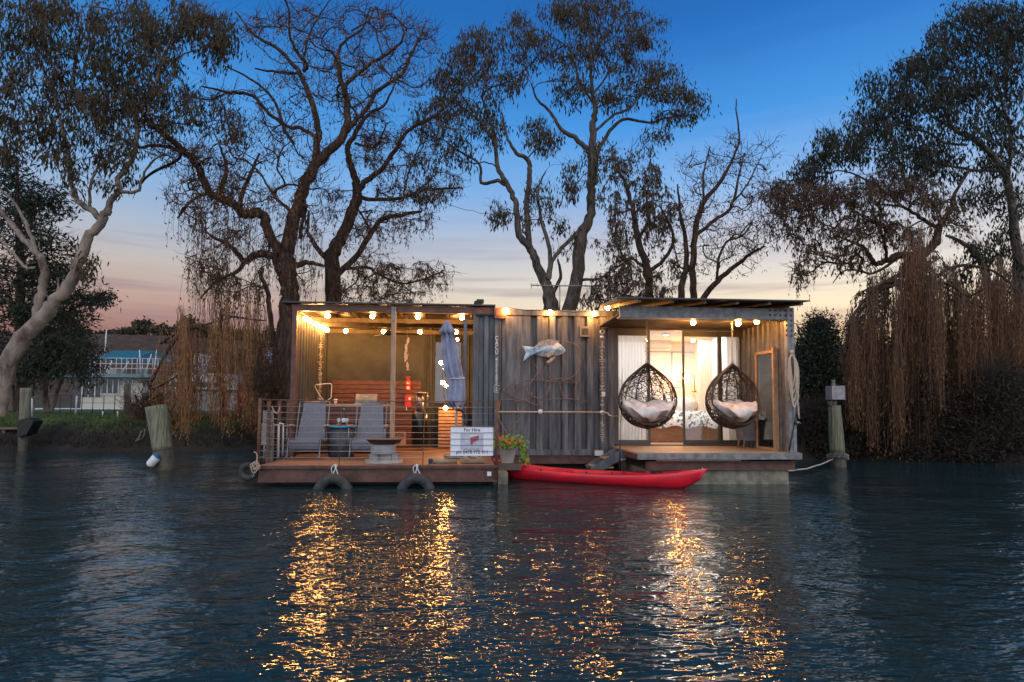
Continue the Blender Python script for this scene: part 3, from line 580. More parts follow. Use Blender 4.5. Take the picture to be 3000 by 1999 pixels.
# small items on the counter
for (px, w_, h_, mm, nm, lb) in ((876, .05, .13, PINE, 'wooden_box', 'small pale wooden box at the left end of the bar counter'), (895, .06, .13, PINE, 'chopping_board', 'small chopping board leaning on the bar beside the wooden box'),
                             (915, .12, .05, DECK2, 'serving_tray', 'low wooden tray on the bar in front of the shell garland'), (983, .035, .09, WHT, 'white_cup', 'white cup on the bar between tray and barbecue')):
    p = at(px, 1184, 11.2); b = MB()
    if nm == 'white_cup': b.lathe((p.x, 11.2, kz+.001), [(.022, 0), (.036, h_), (.033, h_), (.02, .008)], 14)
    elif nm == 'serving_tray': b.box(p.x-w_, p.x+w_, 11.1, 11.3, kz+.001, kz+.012); b.box(p.x-w_, p.x+w_, 11.1, 11.11, kz+.012, kz+h_); b.box(p.x-w_, p.x+w_, 11.29, 11.3, kz+.012, kz+h_)
    elif nm == 'chopping_board': b.prism([(p.x-w_/2, kz+.001), (p.x+w_/2, kz+.001), (p.x+w_/2, kz+h_*.8), (p.x+.015, kz+h_*.85), (p.x+.012, kz+h_*1.1), (p.x-.012, kz+h_*1.1), (p.x-.015, kz+h_*.85), (p.x-w_/2, kz+h_*.8)], 1, 11.2, 11.215)
    else: b.box(p.x-w_/2, p.x+w_/2, 11.15, 11.2, kz+.001, kz+h_); b.box(p.x-w_/2-.004, p.x+w_/2+.004, 11.146, 11.204, kz+h_, kz+h_+.012)
    tag(b.build(nm, mm), lb, nm.split('_')[-1])
# landing net hoop
b = MB(); hoop = [(949, 1175), (934, 1155), (922, 1131), (926, 1127), (968, 1124), (972, 1128), (970, 1166), (953, 1178), (951, 1190)]
b.tube([at(a_, c_, 11.3) for a_, c_ in hoop], .008, 6); b.tube([at(949, 1175, 11.3), at(941, 1172, 11.3)], .008, 6); b.tube([at(951, 1190, 11.3), at(950, 1240, 11.6)], .01, 6)
tag(b.build('landing_net_hoop', WHT), 'white bent wire landing net hoop standing behind the bar', 'net')
# garlands
def garland(px, py0, py1, Y, label, seed, rmax=.055, tilt=0):
    rr = random.Random(seed); t = thing('shell_garland', label, 'garland', at(px, py0, Y), 'hanging garlands of threaded shells and driftwood')
    a_ = at(px, py0, Y); z1 = at(px, py1, Y).z; b = MB(); z = a_.z; x = a_.x
    while z > z1:
        s = (a_.z-z)/(a_.z-z1); x = a_.x+tilt*s
        r_ = rr.uniform(.35, 1)*rmax; ang = rr.uniform(0, PI)
        if rr.random() < .5: b.obox((x-math.cos(ang)*r_, Y-math.sin(ang)*r_, z+rr.uniform(-.008, .008)), (x+math.cos(ang)*r_, Y+math.sin(ang)*r_, z+rr.uniform(-.008, .008)), .012, .010)
        else: b.ball((x+rr.uniform(-.012, .012), Y, z), r_*.5, 6, (1, 1, .45))
        z -= rr.uniform(.012, .026)
    b.build('shells', mat('shells', (.62, .54, .44), .7, island=True, c2=(.30, .24, .19)), t)
    b = MB(); b.tube([(a_.x, Y, a_.z+.1), (x, Y, z1)], .004, 4); b.build('cord', ROPE, t); return t
garland(941, 973, 1183, 11.6, 'shell garland hanging under the bulbs in the left corner of the shelter', 3, .06, .0)
garland(1764, 1015, 1296, 10.38, 'driftwood and shell garland on the container wall beside the glass doors', 5, .055)
b = MB(); p = at(1764, 973, 10.44); b.torus((p.x, 10.42, p.z), .035, .013, 'y', 16, 8); b.ball((p.x, 10.44, p.z-.09), .04, 10, (1, .7, .7)); tag(b.build('porcelain_insulator', WHT), 'white ring insulator above the shell garland on the container wall', 'insulator')
b = MB(); p = at(1767, 1155, 10.36); b.box(p.x-.03, p.x+.03, 10.33, 10.345, p.z-.04, p.z+.04); tag(b.build('paper_tag', WHT), 'small white tag pinned over the shell garland at mid height', 'tag')
# string of carved fish
t = thing('fish_mobile', 'string of five pale carved fish hanging from the shelter ceiling right of the post', 'mobile', at(1193, 972, 11.3))
for i, (px, py, a_) in enumerate(((1195, 1000, 78), (1190, 1020, 100), (1188, 1036, 84), (1190, 1050, 250), (1194, 1072, 95))):
    p = at(px, py, 11.3); b = MB(); k = []
    for u, v_ in ((-.09, .03), (-.06, .008), (0, .026), (.05, .016), (.08, 0), (.05, -.016), (0, -.026), (-.06, -.008), (-.09, -.03), (-.075, 0)):
        ca, sa = math.cos(R(a_)), math.sin(R(a_)); k.append((p.x+u*ca-v_*sa, p.z+u*sa+v_*ca))
    b.prism(k, 1, 11.29, 11.31); b.build('fish', mat('carved_fish', (.6, .5, .36), .6), t)
b = MB(); b.tube([at(1193, 965, 11.3), at(1194, 1000, 11.3)], .003, 4); b.build('cord', ROPE, t)
# fire extinguisher and fire blanket
RED = mat('red_enamel', (.62, .03, .02), .35, var=.1)
t = thing('fire_extinguisher', 'red fire extinguisher mounted on the timber slats', 'fire extinguisher', at(1196, 1140, 12.45)); p = at(1196, 1144, 12.45); pt = at(1196, 1113, 12.45)
b = MB(); b.lathe((p.x, p.y, p.z), [(.045, 0), (.052, .01), (.052, pt.z-p.z-.03), (.02, pt.z-p.z), (.018, pt.z-p.z+.03)], 20); b.build('cylinder', RED, t)
b = MB(); b.box(p.x-.06, p.x+.03, p.y-.02, p.y+.02, pt.z+.03, pt.z+.045); b.box(p.x-.05, p.x+.05, p.y-.01, p.y+.01, pt.z+.055, pt.z+.065); b.build('handle', RED, t)
b = MB(); b.box(p.x-.03, p.x+.03, p.y-.056, p.y-.05, pt.z-.09, pt.z-.06); b.box(p.x-.028, p.x+.028, p.y-.056, p.y-.05, p.z+.02, p.z+.08); b.build('label_band', WHT, t)
t = thing('fire_blanket', 'red fire blanket pouch hanging below the extinguisher', 'fire blanket', at(1196, 1190, 12.45)); p0, p1 = at(1187, 1191, 12.5), at(1206, 1157, 12.5)
b = MB(); b.prism([(p0.x, p0.z), (p1.x, p0.z), (p1.x, p1.z-.03), (p1.x-.04, p1.z), (p0.x+.04, p1.z), (p0.x, p1.z-.03)], 1, 12.46, 12.52); b.build('pouch', RED, t)
b = MB(); b.box(p1.x-.06, p1.x-.01, 12.454, 12.459, p1.z-.11, p1.z-.05); b.box(p0.x+.02, p0.x+.035, 12.48, 12.50, p0.z-.08, p0.z-.001); b.build('pull_tape', WHT, t)
# patio heater
t = thing('patio_heater', 'black cylindrical patio heater with a glass flame tube and wire guard', 'patio heater', at(1230, 1306, 11.9)); p = at(1230, 1306, 11.9); z1, z2 = at(1230, 1206, 11.9).z, at(1230, 1146, 11.9).z
b = MB(); b.lathe((p.x, p.y, p.z), [(.165, 0), (.165, z1-p.z), (.15, z1-p.z+.01)], 28); b.build('body', mat('gloss_black', (.012, .012, .013), .25), t)
b = MB(); b.lathe((p.x, p.y, z1+.01), [(.07, 0), (.07, z2-z1-.06)], 20); b.build('glass_tube', mat('mesh_tube', (.35, .3, .3), .3, .6), t)
b = MB(); b.lathe((p.x, p.y, z2-.045), [(.16, 0), (.12, .025), (.02, .035)], 24); b.build('cap', CHAIN, t)
b = MB()
for i in range(8):
    a_ = i*PI/4+.3; b.tube([(p.x+.15*math.cos(a_), p.y+.15*math.sin(a_), z1), (p.x+.15*math.cos(a_), p.y+.15*math.sin(a_), z2-.03)], .004, 4)
b.torus((p.x, p.y, (z1+z2)/2), .15, .004, 'z', 24, 4); b.build('guard', CHAIN, t)
# crate
t = thing('printed_crate', 'small orange timber crate with black printed words on the deck behind the fire bowl', 'crate', at(1170, 1303, 11.0)); p0, p1 = at(1150, 1303, 10.9), at(1188, 1266, 10.9)
b = MB(); h_ = (p1.z-p0.z); b.box(p0.x, p1.x, 10.9, 10.92, p0.z, p0.z+h_*.44); b.box(p0.x, p1.x, 10.9, 10.92, p0.z+h_*.52, p1.z); b.box(p0.x, p0.x+.02, 10.921, 10.98, p0.z, p1.z); b.box(p1.x-.02, p1.x, 10.921, 10.98, p0.z, p1.z); b.build('box', mat('crate_timber', (.6, .25, .09), .6), t)
text('lettering', 'CYCLE', .07, ((p0.x+p1.x)/2-.01, 10.897, p0.z+h_*.66), BLACK, t, sx=.9, bold=.002); text('lettering', 'JOE', .075, ((p0.x+p1.x)/2-.02, 10.897, p0.z+h_*.1), BLACK, t, sx=.9, bold=.002)
# ================= deck furniture
SLING = mat('sling_mesh', (.155, .175, .22), .8, c2=(.09, .105, .135), scale=60, bump=.4, bscale=150)
ALU = mat('blue_grey_tube', (.16, .19, .23), .4, .4)
def sling_chair(loc, label):
    t = thing('sling_chair', label, 'deck chair', (0, 0, 0), 'grey sling chairs facing the river')
    w_ = .25
    def strip(path, th=.012):
        b = MB(); vs = []
        for (y, z) in path: q_ = w_-.02-.05*max(0, z-.3)/.6; vs += [(-q_, y, z), (q_, y, z), (-q_, y+.004, z-th), (q_, y+.004, z-th)]
        k = len(path); fs = []
        for i in range(k-1): a_ = 4*i; fs += [(a_, a_+1, a_+5, a_+4), (a_+2, a_+6, a_+7, a_+3), (a_, a_+4, a_+6, a_+2), (a_+1, a_+3, a_+7, a_+5)]
        fs += [(0, 2, 3, 1), (4*k-4, 4*k-3, 4*k-1, 4*k-2)]
        b.add(vs, fs); return b
    strip([(-.02, .17), (-.03, .27), (.0, .305), (.08, .31), (.25, .285), (.42, .27)]).build('seat', SLING, t)
    strip([(.42, .28), (.50, .45), (.60, .68), (.68, .90)]).build('backrest', SLING, t)
    for s in (-1, 1):
        x = s*w_
        b = MB(); b.tube(smoothline([(x, -.10, 0), (x, -.04, .18), (x, -.02, .29), (x, .05, .315), (x, .42, .275), (x, .56, .6), (x, .69, .92)], 3), .013, 6); b.build('side_frame', ALU, t)
        b = MB(); b.tube([(x+s*.03, .52, 0), (x+s*.03, .36, .5), (x+s*.03, .33, .52)], .013, 6); b.build('leg', ALU, t)
        b = MB(); b.tube([(x+s*.03, .0, .2), (x+s*.035, .02, .48), (x+s*.035, .10, .525), (x+s*.035, .5, .50)], .012, 6); b.build('arm_frame', ALU, t)
        b = MB(); b.box(x+s*.035-.025, x+s*.035+.025, .02, .42, .522, .545); b.build('armrest', PINE, t)
    b = MB(); b.tube([(-w_, .0, .13), (w_, .0, .13)], .011, 6); b.tube([(-w_, .69, .92), (w_, .69, .92)], .013, 6); b.build('crossbar', ALU, t)
    t.location = loc; return t
for px, lb in ((886, 'grey sling chair standing left of the blue topped drum'), (1069, 'grey sling chair standing right of the blue topped drum, behind the fire bowl')):
    p = at(px, 1343, 9.72); c = sling_chair((p.x, 9.82, ZD), lb); c.rotation_euler.z = R(2)
# drum table, book, bottle, glasses
p = at(1001, 1330, 10.25); TX = p.x; tt = at(1001, 1250, 10.25).z
t = thing('drum_table', 'dark round drum used as a side table with a bright blue lid', 'side table', (TX, 10.25, ZD))
b = MB(); b.lathe((TX, 10.25, ZD), [(.175, 0), (.2, .02), (.205, tt-ZD-.02), (.19, tt-ZD-.019)], 28); b.build('body', mat('drum_paint', (.05, .06, .075), .45), t)
b = MB(); b.lathe((TX, 10.25, tt-.016), [(.225, 0), (.23, .004), (.23, .028), (.225, .032)], 32); b.build('table_top', mat('blue_lid', (.0, .36, .62), .35, var=.05), t); tt += .018
b = MB(); b.box(TX-.12, TX+.14, 10.14, 10.34, tt, tt+.02); tag(b.build('serving_board', REDW), 'red brown board lying on the blue table lid under the bottle', 'board'); tt += .021
p = at(1008, 1, 10.2); b = MB(); b.lathe((p.x, 10.2, tt), [(.034, 0), (.036, .02), (.036, .13), (.014, .19), (.012, .25), (.014, .26)], 18); t = tag(b.build('wine_bottle', mat('dark_glass', (.012, .018, .03), .1)), 'dark wine bottle with a white label on the blue topped drum', 'bottle')
b = MB(); b.lathe((p.x, 10.2, tt+.03), [(.037, 0), (.037, .07)], 18); b.build('bottle_label', WHT, t); b = MB(); b.lathe((p.x, 10.2, tt+.235), [(.0145, 0), (.0145, .03)], 12); b.build('foil', CHAIN, t)
for dx_, lb in ((-.075, 'clear wine glass lying left of the bottle on the blue topped drum'), (.06, 'clear wine glass right of the bottle on the blue topped drum')):
    b = MB(); b.lathe((p.x+dx_, 10.16, tt+.001), [(.026, 0), (.03, .003), (.004, .006), (.004, .03), (.028, .05), (.03, .075), (.024, .10)], 14); tag(b.build('wine_glass', mat('clear_glass', (.8, .85, .88), .05, .1, alpha=.45)), lb, 'glass', 'wine glasses on the drum')
# fire bowl on blocks
p = at(1123, 1350, 9.15); FX = p.x; FY = 9.22
t = thing('fire_bowl', 'wide rusty steel fire bowl on a concrete drum and grey blocks', 'fire bowl', (FX, FY, ZD)); zb = ZD
b = MB(); b.prism([(FX+.285*math.cos(a_), FY+.2*math.sin(a_)) for a_ in np.linspace(0, 2*PI, 10, endpoint=False)], 2, zb+.001, zb+.045); b.build('paving_slab', mat('pale_slab', (.5, .46, .4), .9, bump=.5), t)
for x0, x1 in ((-.2, -.06), (-.05, .12), (.13, .22)):
    b = MB(); b.box(FX+x0, FX+x1, FY-.13, FY+.1, zb+.046, zb+.135); b.build('block', mat('grey_block', (.3, .3, .3), .95, bump=.6, c2=(.2, .2, .21)), t)
b = MB(); b.lathe((FX-.01, FY, zb+.136), [(.185, 0), (.19, .01), (.19, .12), (.185, .13)], 30); b.build('concrete_drum', mat('grey_pipe', (.36, .37, .38), .9, bump=.5, c2=(.27, .28, .29)), t)
zr = zb+.268; b = MB(); b.lathe((FX, FY, zr), [(.14, 0), (.22, .035), (.275, .085), (.283, .09), (.27, .085), (.21, .04), (.13, .012)], 36); b.build('bowl', mat('rusty_bowl', (.085, .05, .04), .6, .4, bump=.4), t)
# rolled mats and buoy pieces near the sign
MATM = mat('rolled_mat', (.40, .32, .24), .95, bump=.6, c2=(.3, .23, .17))
p0, p1 = at(1273, 1357, 9.05), at(1345, 1357, 9.05); zz0 = ZD+.037
for (a_, c_, lb) in ((1270, 1341, 'left of the two beige rolled mats lying on the deck below the sign'), (1351, 1421, 'right of the two beige rolled mats lying on the deck below the sign')):
    q0, q1 = at(a_, 1, 9.05).x, at(c_, 1, 9.05).x; b = MB(); b.cyl((q0, 9.05, zz0), (q1, 9.05, zz0), .036, .036, 14); tag(b.build('rolled_mat', MATM), lb, 'mat', 'rolled mats below the sign')
b = MB(); q0 = at(1258, 1, 9.05).x; b.box(q0, q0+.055, 9.0, 9.1, ZD+.001, ZD+.07); b.box(q0+.01, q0+.045, 8.995, 9.105, ZD+.02, ZD+.055); tag(b.build('foam_block', mat('navy_foam', (.03, .05, .09), .8)), 'dark blue foam block at the left end of the rolled mats', 'block')
b = MB(); q0, q1 = at(1352, 1, 9.4).x, at(1410, 1, 9.4).x
for i in range(5): b.tube([(q0+(q1-q0)*s/12, 9.4+.04*math.sin(s*1.1+i), ZD+.03+.022*i+.02*math.sin(s*.7+i*2)) for s in range(13)], .024, 7)
tag(b.build('folded_net', mat('pale_net', (.5, .46, .34), .95, bump=.8, bscale=80)), 'bundle of folded pale net on the deck under the sign', 'net')
# for hire sign on the railing
sx0_, sx1_ = at(1321, 1, YF).x, at(1446, 1, YF).x; z1, z0 = at(1385, 1252, YF).z, at(1385, 1336, YF).z; scx = (sx0_+sx1_)/2; H_ = z1-z0; W_ = sx1_-sx0_
t = thing('hire_sign', 'white For Hire sign with a red container emblem and phone number on the deck railing', 'sign', (scx, YF+.01, z0))
SG = mat('sign_white', (.80, .84, .92), .45, var=.03); b = MB(); b.box(sx0_, sx1_, YF+.012, YF+.02, z0, z1); b.build('board', SG, t)
INK = mat('sign_ink', (.06, .06, .08), .6); yy = YF+.0105
text('lettering', 'For Hire', H_*.165, (scx, yy, z1-H_*.15), INK, t, bold=.0012); text('lettering', 'ph: 0478 772 311', H_*.165, (scx+.005, yy, z0+H_*.08), INK, t, sx=.97, bold=.0012)
b = MB(); b.box(scx-W_*.27, scx+W_*.27, YF+.0105, YF+.0118, z0+H_*.19, z1-H_*.21); b.build('picture_panel', mat('sign_panel', (.50, .54, .66), .5, var=.12, scale=8), t)
q = lambda u, v: (scx-W_*.5+W_*u, z1-H_*v)
def pol(nm, pts, m, dy):
    b = MB(); b.prism([q(*p) for p in pts][::-1], 1, YF+.0105-dy, YF+.0112-dy); b.build(nm, m, t)
pol('emblem_container', [(.46, .355), (.66, .29), (.66, .49), (.47, .63)], mat('emblem_red', (.36, .07, .12), .5, var=.15, scale=30), .001); pol('emblem_roof', [(.40, .28), (.55, .26), (.66, .275), (.48, .36)], WHT, .0015); pol('emblem_flap', [(.32, .42), (.44, .375), (.445, .47), (.37, .52)], WHT, .001)
text('lettering', 'CUBIC', H_*.085, (q(.605, .53)[0], YF+.0085, q(.605, .545)[1]), WHT, t, rot=(PI/2, -R(24), 0), bold=.001)
text('lettering', 'Relax  ·  Unwind  ·  Float', H_*.052, (scx, yy-.001, z0+H_*.225), INK, t)
# closed parasol
t = thing('closed_parasol', 'closed grey blue parasol tied with a strap inside the shelter', 'parasol', at(1335, 1330, 10.1)); UY = 10.1
ctr = [(1309, 940, .012), (1309, 944, .035), (1309, 960, .072), (1310, 977, .118), (1312, 978, .085), (1316, 1010, .105), (1323, 1060, .12), (1331, 1100, .12), (1337, 1108, .105), (1339, 1112, .105), (1340, 1140, .115), (1338, 1170, .13), (1337, 1188, .115)]
b = MB(); vs = []; nn = 40
for i, (px, py, r_) in enumerate(ctr):
    c = at(px, py, UY)
    for j in range(nn):
        a_ = 2*PI*j/nn; f = 1+.32*math.cos(7*a_+i*.10)+.1*math.cos(3*a_+i*.3); dz = (.05*math.cos(7*a_+1)+.04*math.sin(2*a_)) if i >= len(ctr)-1 else (.03*math.cos(7*a_) if i == 3 else 0)
        vs.append((c.x+r_*f*math.cos(a_), c.y+r_*f*math.sin(a_)*.8, c.z+dz))
b.add(vs, [(i*nn+j, i*nn+(j+1) % nn, (i+1)*nn+(j+1) % nn, (i+1)*nn+j) for i in range(len(ctr)-1) for j in range(nn)], True); b.build('canopy', mat('parasol_cloth', (.26, .30, .44), .9, c2=(.19, .21, .31), scale=5, bump=.3), t)
c = at(1338, 1110, UY); b = MB(); b.torus((c.x, c.y-.0, c.z), .125, .008, 'z', 24, 5, .85); b.tube([at(1345, 1108, UY-.1), at(1362, 1107, UY-.1)], .008, 5); b.build('strap', WHT, t)
b = MB(); b.cyl(at(1337, 1190, UY), (at(1337, 1190, UY).x, UY, ZD+.03), .02, .02, 10); b.lathe((at(1337, 1190, UY).x, UY, ZD), [(.2, 0), (.2, .05), (.03, .07)], 20); b.build('pole', ALU, t)
# blue cantilever pole beside it
t = thing('steel_pole', 'tall blue grey square steel pole right of the closed parasol', 'pole', at(1362, 1330, 10.3)); b = MB(); pa, pb = at(1364, 935, 10.3), at(1357, 1250, 10.3)
b.obox((pb.x, 10.3, ZD), (pa.x, 10.3, pa.z), .055, .055, (0, 1, 0)); b.build('upright', STEELB, t)
b = MB(); p = at(1352, 1215, 10.25); b.tube(smoothline([p+Vector((-.08, 0, .08)), p+Vector((.0, 0, .07)), p+Vector((.07, 0, 0)), p+Vector((.075, 0, -.18))], 4), .03, 8); b.build('crank', mat('dark_blue_plastic', (.03, .04, .06), .5), t)
# egg chairs
WICK = mat('brown_wicker', (.095, .056, .038), .5, c2=(.045, .026, .018), scale=30)
CUSH = mat('chair_cushion', (.80, .72, .66), .95, c2=(.60, .52, .47), scale=5, bump=.6, bscale=12)
EP = [(0.0, 1.04), (.06, 1.0), (.16, .92), (.28, .82), (.38, .70), (.44, .55), (.45, .42), (.42, .28), (.34, .15), (.2, .05), (0.0, .0)]
ES = smoothline([Vector((a_, 0, c_)) for a_, c_ in EP], 6)
def esurf(phi, s, k=1.0):
    s = min(max(s, 0), 1)*(len(ES)-1); i = min(int(s), len(ES)-2); p = ES[i].lerp(ES[i+1], s-i); r_ = max(p.x, 0)*k
    return Vector((r_*math.sin(phi), r_*math.cos(phi)*.80, p.z))      # phi=0 is the back (+y)
def egg_chair(label):
    t = thing('egg_chair', label, 'hanging chair', (0, 0, 0), 'wicker egg chairs hanging over the porch'); rr = random.Random(11)
    op = lambda s: (1.75 if s < .62 else 1.75+(s-.62)/.38*1.6)    # half angle of the shell at s
    V = []; b = MB()
    for i in range(900):
        s = rr.random()**.85; m_ = op(s); ph = rr.uniform(-m_, m_); a_ = rr.uniform(0, 2*PI); L = rr.uniform(.10, .26); cv = rr.uniform(-1.5, 1.5); pts = []
        for k in range(4):
            u = k/3*L; r_ = max(.1, esurf(0, s).y/.8); ph2 = ph+math.cos(a_+cv*u/L)*u/r_; s2 = s+math.sin(a_+cv*u/L)*u/1.6
            if abs(ph2) > op(s2)+.02 or s2 < .02 or s2 > .995: break
            pts.append(esurf(ph2, s2, rr.uniform(.985, 1.01)))
        if len(pts) > 2: b.tube(pts, .0048, 3, cap=False)
    for i in range(260):                                     # denser weave low down
        s = rr.uniform(.72, .99); ph = rr.uniform(-PI, PI); pts = []; m_ = op(s); a_ = rr.uniform(0, 2*PI)
        if abs(ph) > m_: continue
        for k in range(4):
            u = k*.06; r_ = max(.1, esurf(0, s).y/.8); s2 = s+math.sin(a_)*u/1.6; ph2 = ph+math.cos(a_)*u/r_
            if abs(ph2) > op(s2) or s2 > .995: break
            pts.append(esurf(ph2, s2, 1.005))
        if len(pts) > 2: b.tube(pts, .006, 3, cap=False)
    b.build('woven_shell', WICK, t)
    for ph in (-1.2, -.75, -.3, .3, .75, 1.2):
        b = MB(); b.tube([esurf(ph, s/14) for s in range(15)], .010, 5); b.build('rib', WICK, t)
    rim = [esurf(op(s/30*.0+0) if False else op(s/30), s/30) for s in range(0, 27)]; rimL = [Vector((-p.x, p.y, p.z)) for p in rim]
    b = MB(); b.tube(rim+rimL[::-1][0:], .015, 7); b.build('rim', WICK, t)
    # cushion: a plump rounded bowl pillow
    b = MB(); vs = []; n1, n2 = 22, 30
    for i in range(n1+1):
        u = i/n1
        for j in range(n2):
            a_ = 2*PI*j/n2; rad = math.sin(PI*u) if u > .5 else math.sin(PI*u)
            x = .40*rad*math.cos(a_); y = .29*rad*math.sin(a_); zc_ = .25+.11*math.cos(PI*u)+.13*(rad**2)*(abs(math.cos(a_))**2)+.15*max(0, math.sin(a_))*rad**2
            wv = .018*math.sin(9*a_+5*u)+.03*math.sin(5*a_-9*u)+.008*math.sin(17*a_+3*u); vs.append((x*(1+wv), y-.02, zc_+wv*1.2))
    b.add(vs, [(i*n2+j, i*n2+(j+1) % n2, (i+1)*n2+(j+1) % n2, (i+1)*n2+j) for i in range(n1) for j in range(n2)], True); b.build('cushion', CUSH, t)
    b = MB(); z = 1.05; k = 0; zt_ = CHT
    while z < zt_: b.torus((0, 0, z), .015, .0045, 'y' if k % 2 else 'x', 8, 4, 1.7); z += .038; k += 1
    b.torus((0, 0, 1.06), .02, .006, 'y', 10, 5, 2); b.build('chain', CHAIN, t)
    return t
EY = 9.3; p = at(1897, 1257, EY); CHT = 2.53-p.z
e1 = egg_chair('brown wicker egg chair with cream cushion hanging left, before the open doorway'); e1.location = (p.x, EY, p.z); e1.rotation_euler.z = R(-8)
e2 = copy_tree(e1); p = at(2149, 1257, EY); e2.location = (p.x, EY, p.z); e2.rotation_euler.z = R(14); e2['label'] = 'brown wicker egg chair hanging right, turned towards the timber framed screen'
# porch things
t = thing('porch_planter', 'square grey fabric tub on splayed timber legs behind the right egg chair', 'tub', at(2195, 1308, 10.0)); p0, p1 = at(2164, 1290, 10.0), at(2227, 1230, 10.0)
b = MB(); b.add([(p0.x+.04, 9.85, p0.z), (p1.x-.04, 9.85, p0.z), (p1.x-.04, 10.15, p0.z), (p0.x+.04, 10.15, p0.z), (p0.x, 9.8, p1.z), (p1.x, 9.8, p1.z), (p1.x, 10.2, p1.z), (p0.x, 10.2, p1.z)], [(0, 3, 2, 1), (4, 5, 6, 7), (0, 1, 5, 4), (1, 2, 6, 5), (2, 3, 7, 6), (3, 0, 4, 7)]); b.build('tub', mat('grey_fabric', (.19, .22, .26), .9), t)
for x, s in ((p0.x+.06, -1), (p1.x-.06, 1)):
    for y in (9.9, 10.1): b = MB(); b.cyl((x+s*.03, y, ZR), (x, y, p0.z), .012, .018, 8); b.build('leg', PINE, t)
t = thing('wind_screen', 'tall glass wind screen in a pale timber frame standing at the right of the porch', 'screen', at(2260, 1310, 9.5))
A, B_ = Vector((at(2218, 1, 9.75).x, 9.75, 0)), Vector((at(2294, 1, 9.02).x, 9.02, 0)); zt1 = 2.10; zb1 = ZR+.004; d = (B_-A); dn = d.normalized()
def pp(s, z): return (A+d*s)+Vector((0, 0, z))
b = MB(); b.obox(pp(0, zb1), pp(0, zt1-.0), .035, .04, (0, 1, 0)); b.obox(pp(d.length, zb1), pp(d.length, zt1+.03), .075, .05, (0, 1, 0)); b.obox(pp(.02, zt1-.02), pp(d.length, zt1-.02), .04, .04); b.obox(pp(.02, zb1+.02), pp(d.length, zb1+.02), .04, .04); b.build('frame', mat('honey_timber', (.5, .3, .16), .6, c2=(.36, .2, .11), scale=10), t)
b = MB(); b.obox(pp(.02, (zt1+zb1)/2), pp(d.length-.02, (zt1+zb1)/2), .006, zt1-zb1-.1); b.build('pane', GLASS, t)
# rope coil on the portal post
t = thing('rope_coil', 'thick cream rope coiled on a hook on the right portal post', 'rope', at(2320, 1030, YF-.06)); p = at(2320, 1036, YF-.05); b = MB()
for i in range(4):
    w1, hh = .035+.016*i, .26+.055*i; b.tube(smoothline([(p.x-.006*i, YF-.05-.014*i, p.z-.02), (p.x-w1*.8, YF-.05-.012*i, p.z-.3*hh), (p.x-w1*(.5 if i % 2 else 1), YF-.06-.01*i, p.z-1.2*hh), (p.x-.01, YF-.06-.01*i, p.z-1.95*hh), (p.x+w1, YF-.05, p.z-1.4*hh), (p.x+w1*1.1, YF-.05, p.z-.5*hh), (p.x+.006*i, YF-.05, p.z-.02)], 5), .013, 7)
b.tube(wob(p+Vector((.03, -.06, -.3)), p+Vector((.065, -.05, -1.0)), 8, .015, 3), .012, 7); b.build('coil', ROPE, t); b = MB(); b.ball(p+Vector((0, 0, .02)), .035, 10); b.build('knot', ROPE, t)
def rod(a, c, hand, label):
    t = thing('fishing_rod', label, 'fishing rod', a, 'fishing rods'); a = Vector(a); c = Vector(c); b = MB(); b.tube([a.lerp(c, .25), c], [.006, .002], 6); b.build('blank', BLACK, t)
    b = MB(); b.tube([a, a.lerp(c, .26)], [.014, .011], 8); b.build('handle', mat('rod_grip', (.03, .03, .04), .7), t)
    r_ = a.lerp(c, hand); b = MB(); b.lathe((r_.x+.03, r_.y-.04, r_.z-.02), [(.025, 0), (.018, .01), (.018, .03), (.025, .04)], 12, ax='y'); b.tube([r_, r_+Vector((.03, -.03, 0)), r_+Vector((.07, -.05, -.03))], .006, 5); b.build('reel', CHAIN, t)
rod(at(2312, 1320, YF-.02), at(2352, 1120, YF-.02), .42, 'black fishing rod leaning against the right portal post')
rod(at(1815, 1374, 9.3), at(1823, 1080, 9.3), .1, 'fishing rod standing upright in the red kayak before the left glass door')
# horizontal pole with balls across the container wall
b = MB(); a_, c_ = at(1455, 1207, 10.34), at(1766, 1208, 10.34); b.tube([a_, c_], .0125, 8)
t = tag(b.build('mooring_pole', ROPE), 'long pale pole lashed level across the container wall at waist height', 'pole'); b = MB(); b.ball(at(1583, 1207, 10.31), .045, 12); b.ball(at(1764, 1208, 10.33), .03, 10, (1.4, 1, 1)); b.build('float', WHT, t)
b = MB(); b.tube(wob(at(1770, 1207, 10.3), at(1795, 1220, 10.1), 5, .015, 4), .014, 6); b.tube([at(1795, 1220, 10.1), at(1822, 1219, 9.6)], .006, 5); b.build('lashing', ROPE, t)
# steel fish on the wall
fp = [(1530, 1013), (1543, 1024), (1555, 1028), (1566, 1016), (1583, 1003), (1603, 998), (1622, 997), (1636, 1003), (1645, 1011), (1655, 1021), (1657, 1026), (1652, 1034), (1640, 1040), (1620, 1044), (1600, 1046), (1580, 1042), (1560, 1038), (1549, 1043), (1540, 1054), (1533, 1058), (1537, 1042), (1541, 1034), (1537, 1025)]
t = thing('metal_fish', 'blue and white sheet metal fish sculpture fixed on the container wall', 'wall sculpture', at(1595, 1020, 10.36)); FM = mat('fish_paint', (.52, .60, .66), .45, .2, c2=(.08, .24, .42), scale=9, bump=.5)
pts = [at(a_, c_, 10.38) for a_, c_ in fp]; cen = at(1600, 1022, 10.38); b = MB(); k = len(pts); vs = [(p.x, 10.41, p.z) for p in pts]+[(cen.x+(p.x-cen.x)*.72, 10.35, cen.z+(p.z-cen.z)*.62) for p in pts]+[(cen.x, 10.335, cen.z)]
